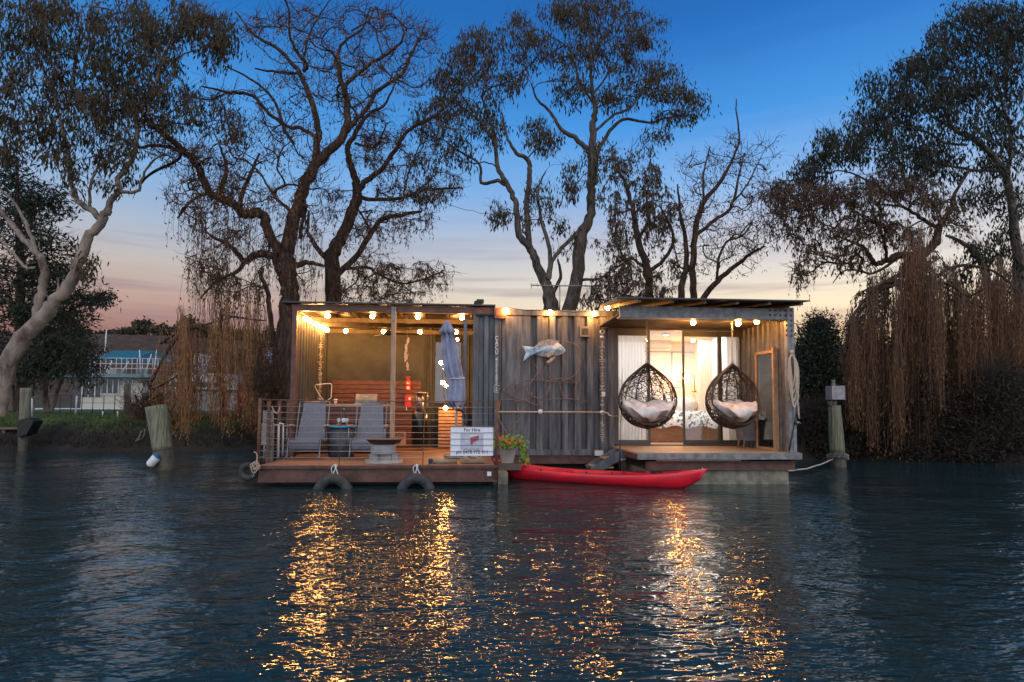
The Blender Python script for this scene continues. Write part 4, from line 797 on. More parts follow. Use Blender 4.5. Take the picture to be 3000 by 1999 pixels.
b.add(vs, [tuple(range(k))]+[(i, (i+1) % k, k+(i+1) % k, k+i) for i in range(k)]+[(k+i, k+(i+1) % k, 2*k) for i in range(k)], True); b.build('body', FM, t)
for F_ in ([(1595, 1038), (1622, 1026), (1632, 1022), (1618, 1040), (1606, 1048)], [(1618, 1046), (1628, 1046), (1612, 1064), (1600, 1062)], [(1560, 1022), (1582, 1000), (1608, 994), (1640, 1000), (1620, 1008), (1590, 1010)]):
    b = MB(); b.prism([(at(u, v, 10.33).x, at(u, v, 10.33).z) for u, v in F_], 1, 10.322, 10.33); b.build('fin', mat('fin_paint', (.60, .50, .42), .5, .2, c2=(.34, .15, .06), scale=22, stretch=(3, 1, .6)), t)
b = MB(); c = at(1645, 1020, 10.34); b.ball(c, .008, 8); b.build('eye', BLACK, t)
# bare vine on the wall from the planter
t = thing('climbing_vine', 'leafless reddish vine spreading over the container wall from the planter', 'vine', at(1490, 1300, 10.4)); VM = mat('vine_stem', (.26, .16, .12), .8, var=.4, scale=14); b = MB(); VY = 10.43; rr = random.Random(4)
VL = [[(1489, 1300), (1492, 1268), (1512, 1240), (1527, 1220), (1517, 1200), (1512, 1180), (1505, 1148), (1508, 1128), (1530, 1118), (1560, 1112), (1600, 1117), (1640, 1120), (1690, 1122)],
      [(1488, 1275), (1470, 1245), (1461, 1215), (1468, 1170), (1476, 1142), (1500, 1126), (1530, 1128), (1548, 1150), (1575, 1168), (1610, 1170), (1660, 1168), (1720, 1175)],
      [(1560, 1112), (1575, 1095), (1572, 1078), (1562, 1060), (1561, 1042)], [(1592, 1115), (1590, 1100), (1598, 1075), (1630, 1048), (1657, 1030)], [(1640, 1118), (1680, 1104), (1700, 1060), (1698, 1020), (1670, 1004), (1630, 998)],
      [(1640, 1120), (1648, 1160), (1665, 1178), (1670, 1176)], [(1690, 1122), (1684, 1155), (1695, 1178), (1715, 1180)], [(1560, 1150), (1545, 1172), (1500, 1172), (1465, 1170)], [(1612, 1120), (1600, 1165), (1580, 1190), (1550, 1180)],
      [(1476, 1145), (1510, 1165), (1560, 1182), (1580, 1190)], [(1530, 1012), (1515, 1030), (1518, 1045)], [(1600, 1117), (1660, 1108), (1690, 1120), (1700, 1110)], [(1560, 1112), (1545, 1140), (1530, 1135)], [(1620, 1118), (1605, 1098), (1610, 1080)]]
for L in VL:
    P_ = [at(u, v, VY-rr.uniform(0, .06)) for u, v in L]; s = smoothline(P_, 4); s = [p+Vector((rr.uniform(-1, 1), 0, rr.uniform(-1, 1)))*.006 for p in s]; b.tube(s, [.010-.0045*i/len(s) for i in range(len(s))], 5)
    for i in range(3, len(s)-1, 4):
        a_ = rr.uniform(0, 2*PI); e_ = s[i]+Vector((math.cos(a_), 0, math.sin(a_)))*rr.uniform(.06, .22); b.tube(wob(s[i], e_, 4, .02, rr.random()), [.0035, .003, .003, .002, .0015], 3)
b.build('stems', VM, t)
b = MB(); b.box(.42, .82, 9.45, 9.85, .17, .268); tag(b.build('timber_sleeper', mat('old_sleeper', (.13, .10, .08), .9, bump=.5)), 'short dark timber block under the flower planter', 'block')
# planter with nasturtiums
t = thing('flower_planter', 'tapered grey planter of trailing nasturtiums with orange flowers', 'planter', at(1487, 1353, 9.55)); PYY = 9.6; q0, q1, pz0, pz1 = at(1462, 1, PYY).x, at(1511, 1, PYY).x, .272, at(1487, 1311, PYY).z
b = MB(); i_ = .045; b.add([(q0+i_, PYY-.10, pz0), (q1-i_, PYY-.10, pz0), (q1-i_, PYY+.10, pz0), (q0+i_, PYY+.10, pz0), (q0, PYY-.14, pz1), (q1, PYY-.14, pz1), (q1, PYY+.14, pz1), (q0, PYY+.14, pz1), (q0+.015, PYY-.125, pz1), (q1-.015, PYY-.125, pz1), (q1-.015, PYY+.125, pz1), (q0+.015, PYY+.125, pz1), (q0+.015, PYY-.125, pz1-.04), (q1-.015, PYY-.125, pz1-.04), (q1-.015, PYY+.125, pz1-.04), (q0+.015, PYY+.125, pz1-.04)],
      [(0, 3, 2, 1), (0, 1, 5, 4), (1, 2, 6, 5), (2, 3, 7, 6), (3, 0, 4, 7), (4, 5, 9, 8), (5, 6, 10, 9), (6, 7, 11, 10), (7, 4, 8, 11), (8, 9, 13, 12), (9, 10, 14, 13), (10, 11, 15, 14), (11, 8, 12, 15), (12, 13, 14, 15)]); b.build('pot', mat('pot_stone', (.34, .30, .27), .9, bump=.4), t)
LV = []; LF = []; ci = 0
def disc(c, r_, nrm, k=7):
    global ci
    nrm = Vector(nrm).normalized(); a_ = nrm.orthogonal().normalized(); bb = nrm.cross(a_); base_ = len(LV)
    for j in range(k): th = 2*PI*j/k; LV.append(c+(a_*math.cos(th)+bb*math.sin(th))*r_)
    LF.append(tuple(range(base_, base_+k)))
for i in range(720):
    u = rr.random()
    if u < .6: c = Vector((rr.gauss((q0+q1)/2+.02, .12), PYY+rr.uniform(-.2, .1), pz1+abs(rr.gauss(.03, .075))))
    else:
        s = rr.random(); c = Vector((q1+.02+.14*s**.5+rr.gauss(0, .025), PYY-.1+rr.uniform(-.06, .06), pz1+.1-.36*s))
    disc(c, rr.uniform(.013, .026), (rr.gauss(0, .5), -1+rr.gauss(0, .3), rr.gauss(.5, .5)))
ob = bulk('foliage', LV, LF, mat('nasturtium_leaf', (.10, .22, .035), .6, island=True, c2=(.22, .25, .04)), t)
for (px, py) in ((1458, 1277), (1473, 1281), (1484, 1293), (1492, 1299), (1524, 1294), (1500, 1290), (1546, 1350), (1463, 1285)):
    c = at(px, py, PYY-.22); b = MB()
    for k in range(5): a_ = k*2*PI/5; b.ball(c+Vector((math.cos(a_)*.014, 0, math.sin(a_)*.014)), .013, 6, (1, .4, 1))
    b.build('flower', mat('nasturtium_petal', (.85, .13, .02), .6, var=.1), t)
# tyres
TYRE = mat('tyre_rubber', (.055, .056, .06), .7, c2=(.025, .025, .026), scale=9, bump=1, bscale=26)
def tyre(c, label, R0=.20, r0=.075, ax='y'):
    t = thing('tyre_fender', label, 'tyre', c, 'old car tyres hung as fenders'); b = MB(); n, m_ = 40, 12; vs = []
    for i in range(n):
        th = 2*PI*i/n
        for j in range(m_):
            a_ = 2*PI*j/m_; ca, sa = math.cos(a_), math.sin(a_); rr_ = R0+r0*(max(min(ca*1.25, 1), -.9)); y = r0*1.05*sa*(1 if ca > -.2 else .9)
            if ca > .8 and i % 2: rr_ -= .006
            vs.append((c[0]+rr_*math.cos(th), c[1]+y, c[2]+rr_*math.sin(th)) if ax == 'y' else (c[0]+rr_*math.cos(th)*.35+y*.9, c[1]+rr_*math.cos(th)*.9-y*.35, c[2]+rr_*math.sin(th)))
    b.add(vs, [(i*m_+j, ((i+1) % n)*m_+j, ((i+1) % n)*m_+(j+1) % m_, i*m_+(j+1) % m_) for i in range(n) for j in range(m_)], True); b.build('tyre', TYRE, t); return t
for px, lb in ((977, 'half sunk tyre hung with white cord under the left chair'), (1219, 'half sunk tyre hung with pale blue cord right of the fire bowl')):
    p = at(px, 1424, 8.68); t = tyre((p.x, 8.66, -.065), lb); x = p.x
    b = MB(); b.tube(wob((x, YF-.03, ZD+.0), (x-.01, 8.70, .20), 4, .006, 1), .008, 6); b.tube(smoothline([(x, 8.78, ZD-.02), (x+.03, 8.76, ZD-.09), (x+.06, 8.74, ZD-.15)], 4), .009, 6); b.tube(smoothline([(x, 8.8, ZD+.02), (x-.05, 8.75, ZD-.03), (x-.03, 8.74, ZD-.13)], 4), .006, 5); b.ball((x, 8.79, ZD-.01), .022, 8, (1, .7, 1.6)); b.build('rope', ROPEB, t)
p = at(727, 1382, 8.9); t = tyre((p.x, 8.92, p.z), 'black tyre hung at the left corner post of the deck', .092, .045)
b = MB(); rr = random.Random(9); c = at(752, 1365, 8.80)
for i in range(6): b.torus((c.x+rr.uniform(-.03, .03), 8.79-.01*i, c.z+rr.uniform(-.04, .03)), rr.uniform(.03, .055), .006, 'y', 16, 5, rr.uniform(.9, 1.5))
b.tube(smoothline([at(744, 1324, 8.8), at(752, 1330, 8.8), at(753, 1350, 8.8), c], 4), .008, 6); b.tube([c, c+Vector((-.05, 0, -.16))], .007, 6); b.build('rope', ROPE, t)
# kayak
def kayak():
    t = thing('kayak', 'long red sit on top kayak tied in front of the container wall', 'kayak', (1.8, 9.2, 0)); A = Vector((.41, 10.0, 0)); B_ = Vector((3.36, 8.44, 0)); d = B_-A; L = d.length; dn = d.normalized(); sn = Vector((-dn.y, dn.x, 0))
    KM = mat('red_hull', (.80, .014, .03), .38, c2=(.52, .02, .045), scale=2.2, stretch=(1, 1, 5), bump=.25, bscale=60); ns_ = 44
    secs = [(-1, .0), (-1, 0)]; hull = []; deck = []
    prof = [(-1.0, 1.0), (-1.04, .82), (-.99, .55), (-.80, .22), (-.4, .04), (0, .0), (.4, .04), (.80, .22), (.99, .55), (1.04, .82), (1.0, 1.0)]
    top = [(.9, 1.0), (.78, .96), (.62, .93), (.3, .92), (0, .93), (-.3, .92), (-.62, .93), (-.78, .96), (-.9, 1.0)]
    vs = []; m_ = len(prof)+len(top)
    for i in range(ns_+1):
        u = i/ns_; wd = .30*max(.03, (math.sin(PI*min(1, max(0, u*.98+.01))))**.55); e = abs(2*u-1); zk = -.035+.16*max(0, (e-.72)/.28)**2*(1.0 if u > .5 else 1.2); zt = .165+.12*e**2.6+(.0 if u > .5 else .015*e); x_ = u*L
        if u > .5: x_ += .0
        well = 0
        if .18 < u < .33: well = .05
        if .40 < u < .66: well = .075
        for k, (a_, h) in enumerate(prof): vs.append(A+dn*(x_+(.05*h*max(0, (u-.9)/.1)) - (.06*(1-h)*max(0, (u-.9)/.1)) + .05*(1-h)*max(0, (.1-u)/.1))+sn*(a_*wd)+Vector((0, 0, zk+(zt-zk)*h)))
        for k, (a_, h) in enumerate(top): vs.append(A+dn*(x_+.05*max(0, (u-.9)/.1))+sn*(a_*wd)+Vector((0, 0, zk+(zt-zk)*h+.02*(1-abs(a_))*(1 if well == 0 else 0)-well*(1 if abs(a_) < .65 else 0))))
    b = MB(); b.add(vs, [(i*m_+j, (i+1)*m_+j, (i+1)*m_+(j+1) % m_, i*m_+(j+1) % m_) for i in range(ns_) for j in range(m_)]+[tuple(range(m_))[::-1], tuple(ns_*m_+j for j in range(m_))], True); o = b.build('hull', KM, t)
    b = MB()
    for u in (.28, .5, .62): c = A+dn*(u*L)-sn*.27+Vector((0, 0, .185)); b.ball(c, .014, 6)
    b.build('fitting', BLACK, t)
    for u in (.14, .80):
        b = MB(); c = A+dn*(u*L)+Vector((0, 0, .175+.02)); b.lathe((c.x, c.y, c.z), [(.085, 0), (.09, .006), (.085, .016), (.0, .02)], 18); b.build('hatch', BLACK, t)
    for sgn in (-1, 1):
        b = MB(); b.tube([A+dn*(u*L)+sn*(sgn*.265*max(.05, math.sin(PI*u))**.55)+Vector((0, 0, .172+.12*abs(2*u-1)**2.6)) for u in [i_/20 for i_ in range(2, 19)]], .0045, 4); b.build('deck_line', BLACK, t)
    c = A+dn*(L*.995)+Vector((0, 0, .275)); b = MB(); b.ball(c, .026, 8); b.build('nose_cap', CHAIN, t)
    b = MB(); c = A+dn*(L*.56)+Vector((0, 0, .14)); b.obox(c, c+dn*.28, .3, .04); b.obox(c+dn*.29, c+dn*.31+Vector((0, 0, .02)), .3, .08); b.build('seat', KM, t)
kayak()
# steps up to the porch
t = thing('boarding_steps', 'two small timber treads on dark stringers behind the kayak', 'steps', at(1790, 1370, 9.9)); 
for (px, py, w_) in ((1795, 1340, .34), (1760, 1364, .34)):
    p = at(px, py, 9.9); b = MB(); b.box(p.x-w_/2, p.x+w_/2, 9.7, 10.1, p.z-.03, p.z); b.build('tread', DECK2, t)
b = MB(); p = at(1770, 1380, 9.7); b.obox((p.x-.2, 9.68, .12), (p.x+.32, 9.68, .42), .02, .14, (0, 0, 1)); b.build('stringer', STEELB, t); b = MB(); b.obox((p.x-.2, 10.12, .12), (p.x+.32, 10.12, .42), .02, .14, (0, 0, 1)); b.build('stringer', STEELB, t)
# services at the left corner of the deck
t = thing('service_pedestal', 'grey metal service pedestal on the left corner of the deck', 'pedestal', at(780, 1350, 9.2)); p0, p1 = at(765, 1303, 9.3), at(797, 1240, 9.3)
b = MB(); b.box(p0.x, p1.x, 9.3, 9.42, p0.z, p1.z); p2, p3 = at(769, 1240, 9.3), at(796, 1203, 9.3); b.box(p2.x, p3.x, 9.31, 9.41, p2.z+.01, p3.z); b.build('housing', mat('dull_metal', (.26, .26, .25), .6, .3, c2=(.16, .15, .14), scale=8), t)
b = MB(); b.box(p1.x-.12, p1.x, 9.34, 9.40, ZD, p0.z); b.tube([(p0.x+.05, 9.3, ZD), (p0.x+.05, 9.3, p0.z)], .014, 8); b.tube([(p0.x+.1, 9.3, ZD), (p0.x+.1, 9.3, p0.z)], .01, 8); b.build('stand', GALV, t)
t = thing('white_pipes', 'two upright white plastic pipes joined at the top beside the pedestal', 'pipe', at(815, 1340, 9.6))
b = MB(); a0, a1 = at(798, 1245, 9.6), at(816, 1245, 9.6); b.tube([a0, a1, at(815, 1338, 9.6)], .016, 8); b.tube([a1+Vector((0, .05, .02)), at(829, 1242, 9.7), at(828, 1335, 9.8)], .016, 8); b.build('pipe', WHT, t)
b = MB(); b.tube(smoothline([at(797, 1192, YF+.3), at(803, 1205, YF+.3), at(812, 1212, YF+.3), at(818, 1200, YF+.3), at(820, 1192, YF+.3)], 4), .008, 6); tag(b.build('looped_rope', ROPE), 'short cream rope looped over the side railing wire', 'rope')
# roof clutter
b = MB(); p = at(1402, 900, 11.5); b.box(p.x-.09, p.x+.07, 11.4, 11.6, 2.95, p.z+.08); b.box(p.x-.04, p.x+.10, 11.42, 11.58, p.z+.08, p.z+.14); b.cyl((p.x-.06, 11.5, p.z+.08), (p.x-.06, 11.5, p.z+.12), .02, .02, 8); tag(b.build('flue_cowl', BLACK), 'small black flue cowl on the roof between shelter and container', 'chimney')
# ================= trees
def tubes_np(chains, n=4):       # chains: list of (pts kx3 array, radii k) -> V, F quads
    VV = []; FF = []; off = 0
    ang = np.arange(n)*2*PI/n; ca, sa = np.cos(ang), np.sin(ang)
    for P_, r_ in chains:
        P_ = np.asarray(P_); k = len(P_)
        if k < 2: continue
        T = np.gradient(P_, axis=0); T /= np.maximum(np.linalg.norm(T, axis=1), 1e-6)[:, None]
        ref = np.array([.3, .9, .3]) if abs(T[0, 2]) > .7 else np.array([.1, .2, 1.])
        A_ = np.cross(T, ref); A_ /= np.maximum(np.linalg.norm(A_, axis=1), 1e-6)[:, None]; B_ = np.cross(T, A_)
        V = P_[:, None, :]+(A_[:, None, :]*ca[None, :, None]+B_[:, None, :]*sa[None, :, None])*np.asarray(r_)[:, None, None]
        VV.append(V.reshape(-1, 3)); i = np.arange(k-1)[:, None]*n; j = np.arange(n)[None, :]; j2 = (j+1) % n
        FF.append((np.stack([i+j, i+j2, i+n+j2, i+n+j], -1).reshape(-1, 4))+off); off += k*n
    return np.concatenate(VV), np.concatenate(FF)
def leaves_np(P_, D_, ln, wd):     # P,D nx3; one slim folded diamond each
    n = len(P_); D_ = D_/np.linalg.norm(D_, axis=1)[:, None]; S_ = np.cross(D_, NR.normal(size=(n, 3))); S_ /= np.linalg.norm(S_, axis=1)[:, None]
    L = (ln*NR.uniform(.6, 1.3, n))[:, None]; W = (wd*NR.uniform(.7, 1.3, n))[:, None]
    V = np.stack([P_, P_+D_*L*.45+S_*W/2, P_+D_*L, P_+D_*L*.45-S_*W/2], 1).reshape(-1, 3); return V, np.arange(4*n).reshape(-1, 4)
def limb_nodes(pts, Y0, dy, rng, wf=.86):
    # pts (px,py,width px); returns smoothed world points and radii
    k = len(pts); W = []
    for i, q in enumerate(pts):
        Y = Y0+dy*(i/(k-1))**1.1; W.append((at(q[0], q[1], Y), max(.012, q[2]/2*Y/F*wf)))
    s = smoothline([p for p, _ in W], 5); r = []
    for i in range(len(s)):
        t = i/5; j = min(int(t), k-2); f = t-j; r.append(W[j][1]*(1-f)+W[j+1][1]*f)
    m_ = len(s); out = []
    for i, p in enumerate(s):
        a_ = min(i, m_-1-i, 3)/3*.5*(min(r[i], .12)*.5+.02); out.append((p.x+rng.uniform(-1, 1)*a_, p.y+rng.uniform(-1, 1)*a_, p.z+rng.uniform(-1, 1)*a_))
    return np.array(out), np.array(r)
def tree(name, label, Y0, limbs, crowns, bark, leafm, dep=1.5, leaf=None, seed=1, group=None, twig_r=.007, sub=3, strands=None, twig_len=.5, twigmat=None, cat='tree', crown_name='crown', wf=.86):
    rng = random.Random(seed); global NR; NR = np.random.default_rng(seed)
    base = limbs[0][0]; t = thing(name, label, cat, at(base[0], base[1], Y0), group)
    chains = []; NP = []; NRD = []
    for li, L in enumerate(limbs):
        dyy = 0
        pts = L
        if isinstance(L, tuple): pts, dyy = L
        elif li: dyy = rng.uniform(-dep, dep)*.8
        y_start = Y0
        if li and NP:      # begin at the depth of the nearest existing node in the picture
            q = at(pts[0][0], pts[0][1], Y0); A_ = np.concatenate(NP); d_ = np.hypot((A_[:, 0]-q.x), (A_[:, 2]-q.z)); i = int(d_.argmin()); y_start = float(A_[i, 1]) if d_[i] < 1.0 else Y0
        p, r = limb_nodes(pts, y_start, dyy, rng, wf); chains.append((p, r)); NP.append(p); NRD.append(r)
    V, Fq = tubes_np(chains, 8); bulk('trunk', V, Fq, bark, t, True)
    nodes = np.concatenate(NP); nrad = list(np.concatenate(NRD)); ndir = np.concatenate([np.gradient(p, axis=0) for p in NP]); ndir /= np.maximum(np.linalg.norm(ndir, axis=1), 1e-6)[:, None]
    parent = [-1]*len(nodes); fixed = len(nodes)
    ok = np.array([r < .16 for r in nrad]+[])
    # attractors
    Atr = []
    for (px, py, rx, ry, n) in crowns:
        for _ in range(n):
            while True:
                u, v = rng.uniform(-1, 1), rng.uniform(-1, 1)
                if u*u+v*v < 1: break
            Atr.append(np.array(at(px+u*rx, py+v*ry, Y0+rng.uniform(-dep, dep))))
    cap = fixed+len(Atr)*9+10; NN = np.zeros((cap, 3)); ND = np.zeros((cap, 3)); NN[:fixed] = nodes; ND[:fixed] = ndir; cnt = fixed
    pen = np.zeros(cap); pen[:fixed] = [0 if r < .10 else (r-.10)*12 for r in nrad]
    tch = []; tips = []; todo = Atr; D0 = [np.min(np.linalg.norm(NN[:fixed]-a_, axis=1)) for a_ in Atr]
    for idx in np.argsort(D0):
        a_ = Atr[idx]; dv = a_-NN[:cnt]; d_ = np.linalg.norm(dv, axis=1); cosv = (dv*ND[:cnt]).sum(1)/np.maximum(d_, 1e-4)
        cost = d_*(1.25-.35*cosv)+np.maximum(0, -dv[:, 2])*.35+pen[:cnt]; i = int(cost.argmin()); dd = d_[i]
        if dd < .05: tips.append(a_); continue
        k = int(min(8, max(3, dd/.16))); p0 = NN[i]; c1 = p0+ND[i]*dd*.42+np.array([0, 0, .06*dd]); t_ = np.linspace(0, 1, k+1)[:, None]
        pts = (1-t_)**2*p0+2*t_*(1-t_)*c1+t_**2*a_
        pts[1:-1] += NR.normal(0, .028*min(1, dd), (k-1, 3)); par = i; ids = []
        for j in range(1, k+1):
            NN[cnt] = pts[j]; dd_ = pts[j]-pts[j-1]; ND[cnt] = dd_/max(1e-6, np.linalg.norm(dd_)); parent.append(par); par = cnt; ids.append(cnt); cnt += 1
        tch.append((i, ids)); tips.append(a_)
    wgt = np.zeros(cnt); 
    for _, ids in tch: wgt[ids[-1]] += 1
    for i in range(cnt-1, fixed-1, -1):
        if parent[i] >= fixed: wgt[parent[i]] += wgt[i]
    rad = twig_r*np.maximum(wgt, 1)**.42
    ch = []
    for i0, ids in tch:
        r0 = rad[ids[0]]; ch.append((NN[[i0]+ids], np.concatenate([[r0], rad[ids]])))
    tips = np.array(tips)
    if sub:                      # fine end twigs
        for a_ in tips:
            for _ in range(sub):
                an = rng.uniform(0, 2*PI); e = a_+np.array([math.cos(an)*twig_len*rng.uniform(.3, 1), rng.uniform(-.3, .3)*twig_len, math.sin(an)*twig_len*rng.uniform(.2, .6)+(.42*twig_len if (not strands or len(strands) > 3) else -.05)]); md = (a_+e)/2+NR.normal(0, .03, 3)
                ch.append((np.array([a_, md, e]), np.array([twig_r*.8, twig_r*.65, twig_r*.4])))
    if strands:                  # whips that arch out and hang
        ns_, L0, L1, zm = (strands+(99,))[:4]; st_p = []
        for a_ in tips:
            if a_[2] > zm: continue
            for _ in range(ns_):
                L = rng.uniform(L0, L1); an = rng.uniform(0, 2*PI); o = np.array([math.cos(an), math.sin(an), 0])*rng.uniform(.05, .3); k = 6; s = np.linspace(0, 1, k+1)
                p = a_[None, :]+o[None, :]*np.sqrt(s)[:, None]+np.stack([np.zeros(k+1), np.zeros(k+1), .12*np.sin(s*PI)-L*s**1.3], 1)+NR.normal(0, .02, (k+1, 3))*s[:, None]
                ch.append((p, np.linspace(twig_r*.6, twig_r*.35, k+1))); st_p.append(p)
    if ch: V, Fq = tubes_np(ch, 3); bulk('branches', V, Fq, twigmat or bark, t)
    if leaf:
        n, ln, wd, spread, droop = leaf; src = tips
        N_ = len(src)*n; P_ = np.repeat(src, n, 0)+NR.normal(0, spread, (N_, 3))*np.array([1, 1, .75])-np.array([0, 0, spread*.5])
        if strands:
            S_ = np.concatenate(st_p); S_ = S_[NR.integers(0, len(S_), N_)]; P_ = np.where(NR.uniform(size=(N_, 1)) < (.8 if len(strands) < 4 else .35), S_+NR.normal(0, .03, (N_, 3)), P_)
        D_ = np.stack([NR.normal(0, .45, N_), NR.normal(0, .45, N_), -droop*np.ones(N_)+NR.normal(0, .35, N_)], 1)
        V, Fq = leaves_np(P_, D_, ln, wd); bulk(crown_name, V, Fq, leafm, t)
    return t
GUMB = bpy.data.materials.new('gum_bark')
def bark_mat(name, a_, b_, c_, st=(3, 3, 1), sc=2.2, bump=.6):
    m = mat(name, a_, .85, c2=b_, scale=sc, stretch=st, bump=bump, bscale=9); rp = [n for n in m.node_tree.nodes if n.type == 'VALTORGB'][0]
    e = rp.color_ramp.elements.new(.5); e.color = col4(c_); [n for n in m.node_tree.nodes if n.type == 'BUMP'][0].inputs['Distance'].default_value = .06; return m
GUM = bark_mat('pale_gum_bark', (.32, .24, .18), (.10, .06, .038), (.24, .20, .17), sc=1.1); GUM2 = bark_mat('grey_gum_bark', (.13, .10, .08), (.03, .022, .017), (.10, .08, .066))
WIL = bark_mat('willow_bark', (.13, .062, .034), (.018, .011, .008), (.055, .029, .017), (5, 5, 1), 2.5, 1)
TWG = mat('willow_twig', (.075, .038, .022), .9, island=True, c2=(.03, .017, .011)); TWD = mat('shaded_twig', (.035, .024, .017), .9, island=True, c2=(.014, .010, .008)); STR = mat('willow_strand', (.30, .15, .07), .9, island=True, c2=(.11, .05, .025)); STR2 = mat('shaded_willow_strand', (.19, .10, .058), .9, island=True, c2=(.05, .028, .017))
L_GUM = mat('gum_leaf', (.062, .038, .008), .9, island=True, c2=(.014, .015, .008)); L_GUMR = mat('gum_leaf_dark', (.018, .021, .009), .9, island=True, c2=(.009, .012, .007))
L_WIL = mat('dry_willow_leaf', (.15, .062, .02), .7, island=True, c2=(.07, .03, .012)); L_PIN = mat('pine_needle', (.022, .036, .018), .8, island=True, c2=(.008, .013, .007))
L_YEL = mat('yellow_willow_leaf', (.34, .15, .035), .7, island=True, c2=(.20, .08, .022))
# --- left gum
A_T = [[(-12, 1215, 66), (8, 1140, 52), (50, 1010, 60), (125, 932, 52), (160, 880, 46), (210, 825, 42), (235, 760, 38), (258, 700, 34), (300, 645, 32), (318, 615, 28)],
 [(316, 615, 24), (330, 582, 22), (350, 555, 20), (345, 525, 19), (368, 495, 20), (392, 450, 18), (400, 390, 16), (402, 335, 14), (440, 290, 12), (460, 230, 11), (470, 180, 10), (500, 120, 8), (525, 60, 6), (550, 5, 4)],
 [(350, 562, 14), (402, 562, 12), (416, 525, 10), (440, 480, 8), (480, 450, 5)], [(470, 190, 8), (515, 172, 7), (565, 148, 5), (632, 128, 4)],
 [(402, 335, 10), (370, 290, 9), (320, 240, 8), (285, 180, 6), (262, 110, 5), (255, 40, 4)], [(300, 645, 24), (262, 612, 24), (220, 580, 20), (206, 505, 16), (200, 440, 15), (186, 380, 13), (168, 315, 12), (150, 258, 10), (120, 185, 9), (92, 105, 7), (60, 30, 5)],
 [(264, 612, 12), (262, 560, 10), (285, 490, 8), (300, 440, 5)], [(196, 330, 9), (213, 260, 9), (218, 190, 7), (235, 95, 5), (240, 15, 4)], [(395, 440, 10), (360, 360, 8), (320, 320, 6), (290, 270, 4)], [(440, 290, 7), (430, 200, 6), (420, 110, 5), (430, 30, 4)],
 [(108, 950, 34), (112, 880, 32), (130, 820, 30), (124, 765, 26), (92, 725, 22), (60, 690, 20), (20, 640, 16), (-20, 590, 12)], [(118, 762, 16), (100, 720, 15), (80, 665, 13), (62, 628, 11), (35, 585, 9), (0, 555, 6)], [(108, 785, 12), (78, 785, 12), (40, 745, 10), (-10, 690, 8)], [(150, 895, 12), (168, 850, 8), (170, 815, 5)]]
A_C = [(60, 50, 120, 80, 60), (210, 70, 120, 90, 70), (360, 60, 120, 80, 60), (500, 50, 120, 60, 70), (620, 80, 70, 60, 40), (655, 150, 60, 50, 30), (80, 180, 110, 90, 55), (240, 210, 110, 90, 60), (370, 180, 90, 70, 45), (470, 160, 70, 60, 30), (60, 300, 100, 80, 40), (200, 320, 110, 80, 45),
       (340, 310, 90, 60, 40), (520, 275, 70, 40, 22), (130, 400, 110, 60, 30), (250, 440, 90, 60, 26), (350, 430, 70, 60, 22), (440, 350, 60, 50, 16), (590, 330, 80, 50, 26), (690, 370, 30, 40, 14), (20, 400, 50, 60, 16), (410, 250, 60, 40, 20), (240, 520, 60, 40, 10), (265, 775, 22, 38, 9), (350, 520, 50, 30, 8)]
tree('gum_tree', 'tall pale barked gum tree leaning right at the left edge of the river bank', 17.5, A_T, A_C, GUM, L_GUM, 1.6, (19, .20, .046, .14, 1.5), 3, twigmat=GUM2, wf=.74)
# --- dark pine mass at the left
PN = [(60, 560, 110, 50, 40), (130, 600, 90, 40, 30), (40, 660, 90, 50, 36), (150, 720, 90, 40, 30), (60, 780, 110, 50, 40), (160, 800, 90, 40, 30), (60, 870, 100, 50, 40), (210, 870, 100, 25, 30), (300, 868, 42, 12, 9), (80, 950, 130, 60, 50), (220, 930, 60, 40, 30), (50, 1040, 110, 60, 40), (180, 1010, 80, 50, 34), (20, 480, 60, 40, 18)]
tree('pine_tree', 'dark layered pine behind the pale gum at the left edge', 22, [[(60, 1205, 34), (62, 1000, 30), (58, 800, 24), (52, 600, 14), (50, 460, 6)], [(60, 900, 10), (150, 880, 8), (240, 876, 6), (330, 872, 3)], [(60, 760, 9), (130, 735, 6), (210, 735, 3)], [(58, 640, 8), (120, 600, 6), (200, 590, 3)]], PN, WIL, L_PIN, 1.8, (34, .22, .05, .20, .2), 5)
LS = [(150, 1050, 70, 40, 30), (230, 1040, 50, 45, 30), (90, 1080, 70, 50, 28), (250, 1090, 40, 30, 14), (190, 1000, 80, 40, 26)]
tree('paperbark_tree', 'dark multi stemmed shrubby tree in front of the blue canopied houseboat', 21, [[(135, 1207, 14), (125, 1130, 13), (105, 1050, 11), (90, 990, 6)], [(145, 1207, 13), (135, 1140, 12), (150, 1060, 9), (160, 1000, 5)], [(150, 1206, 12), (175, 1130, 11), (200, 1060, 8), (230, 1010, 5)], [(40, 1207, 12), (35, 1140, 10), (20, 1060, 8)], [(30, 1207, 10), (45, 1140, 8), (60, 1060, 6)]], LS, GUM2, L_PIN, 1.2, (26, .2, .045, .2, .5), 6)
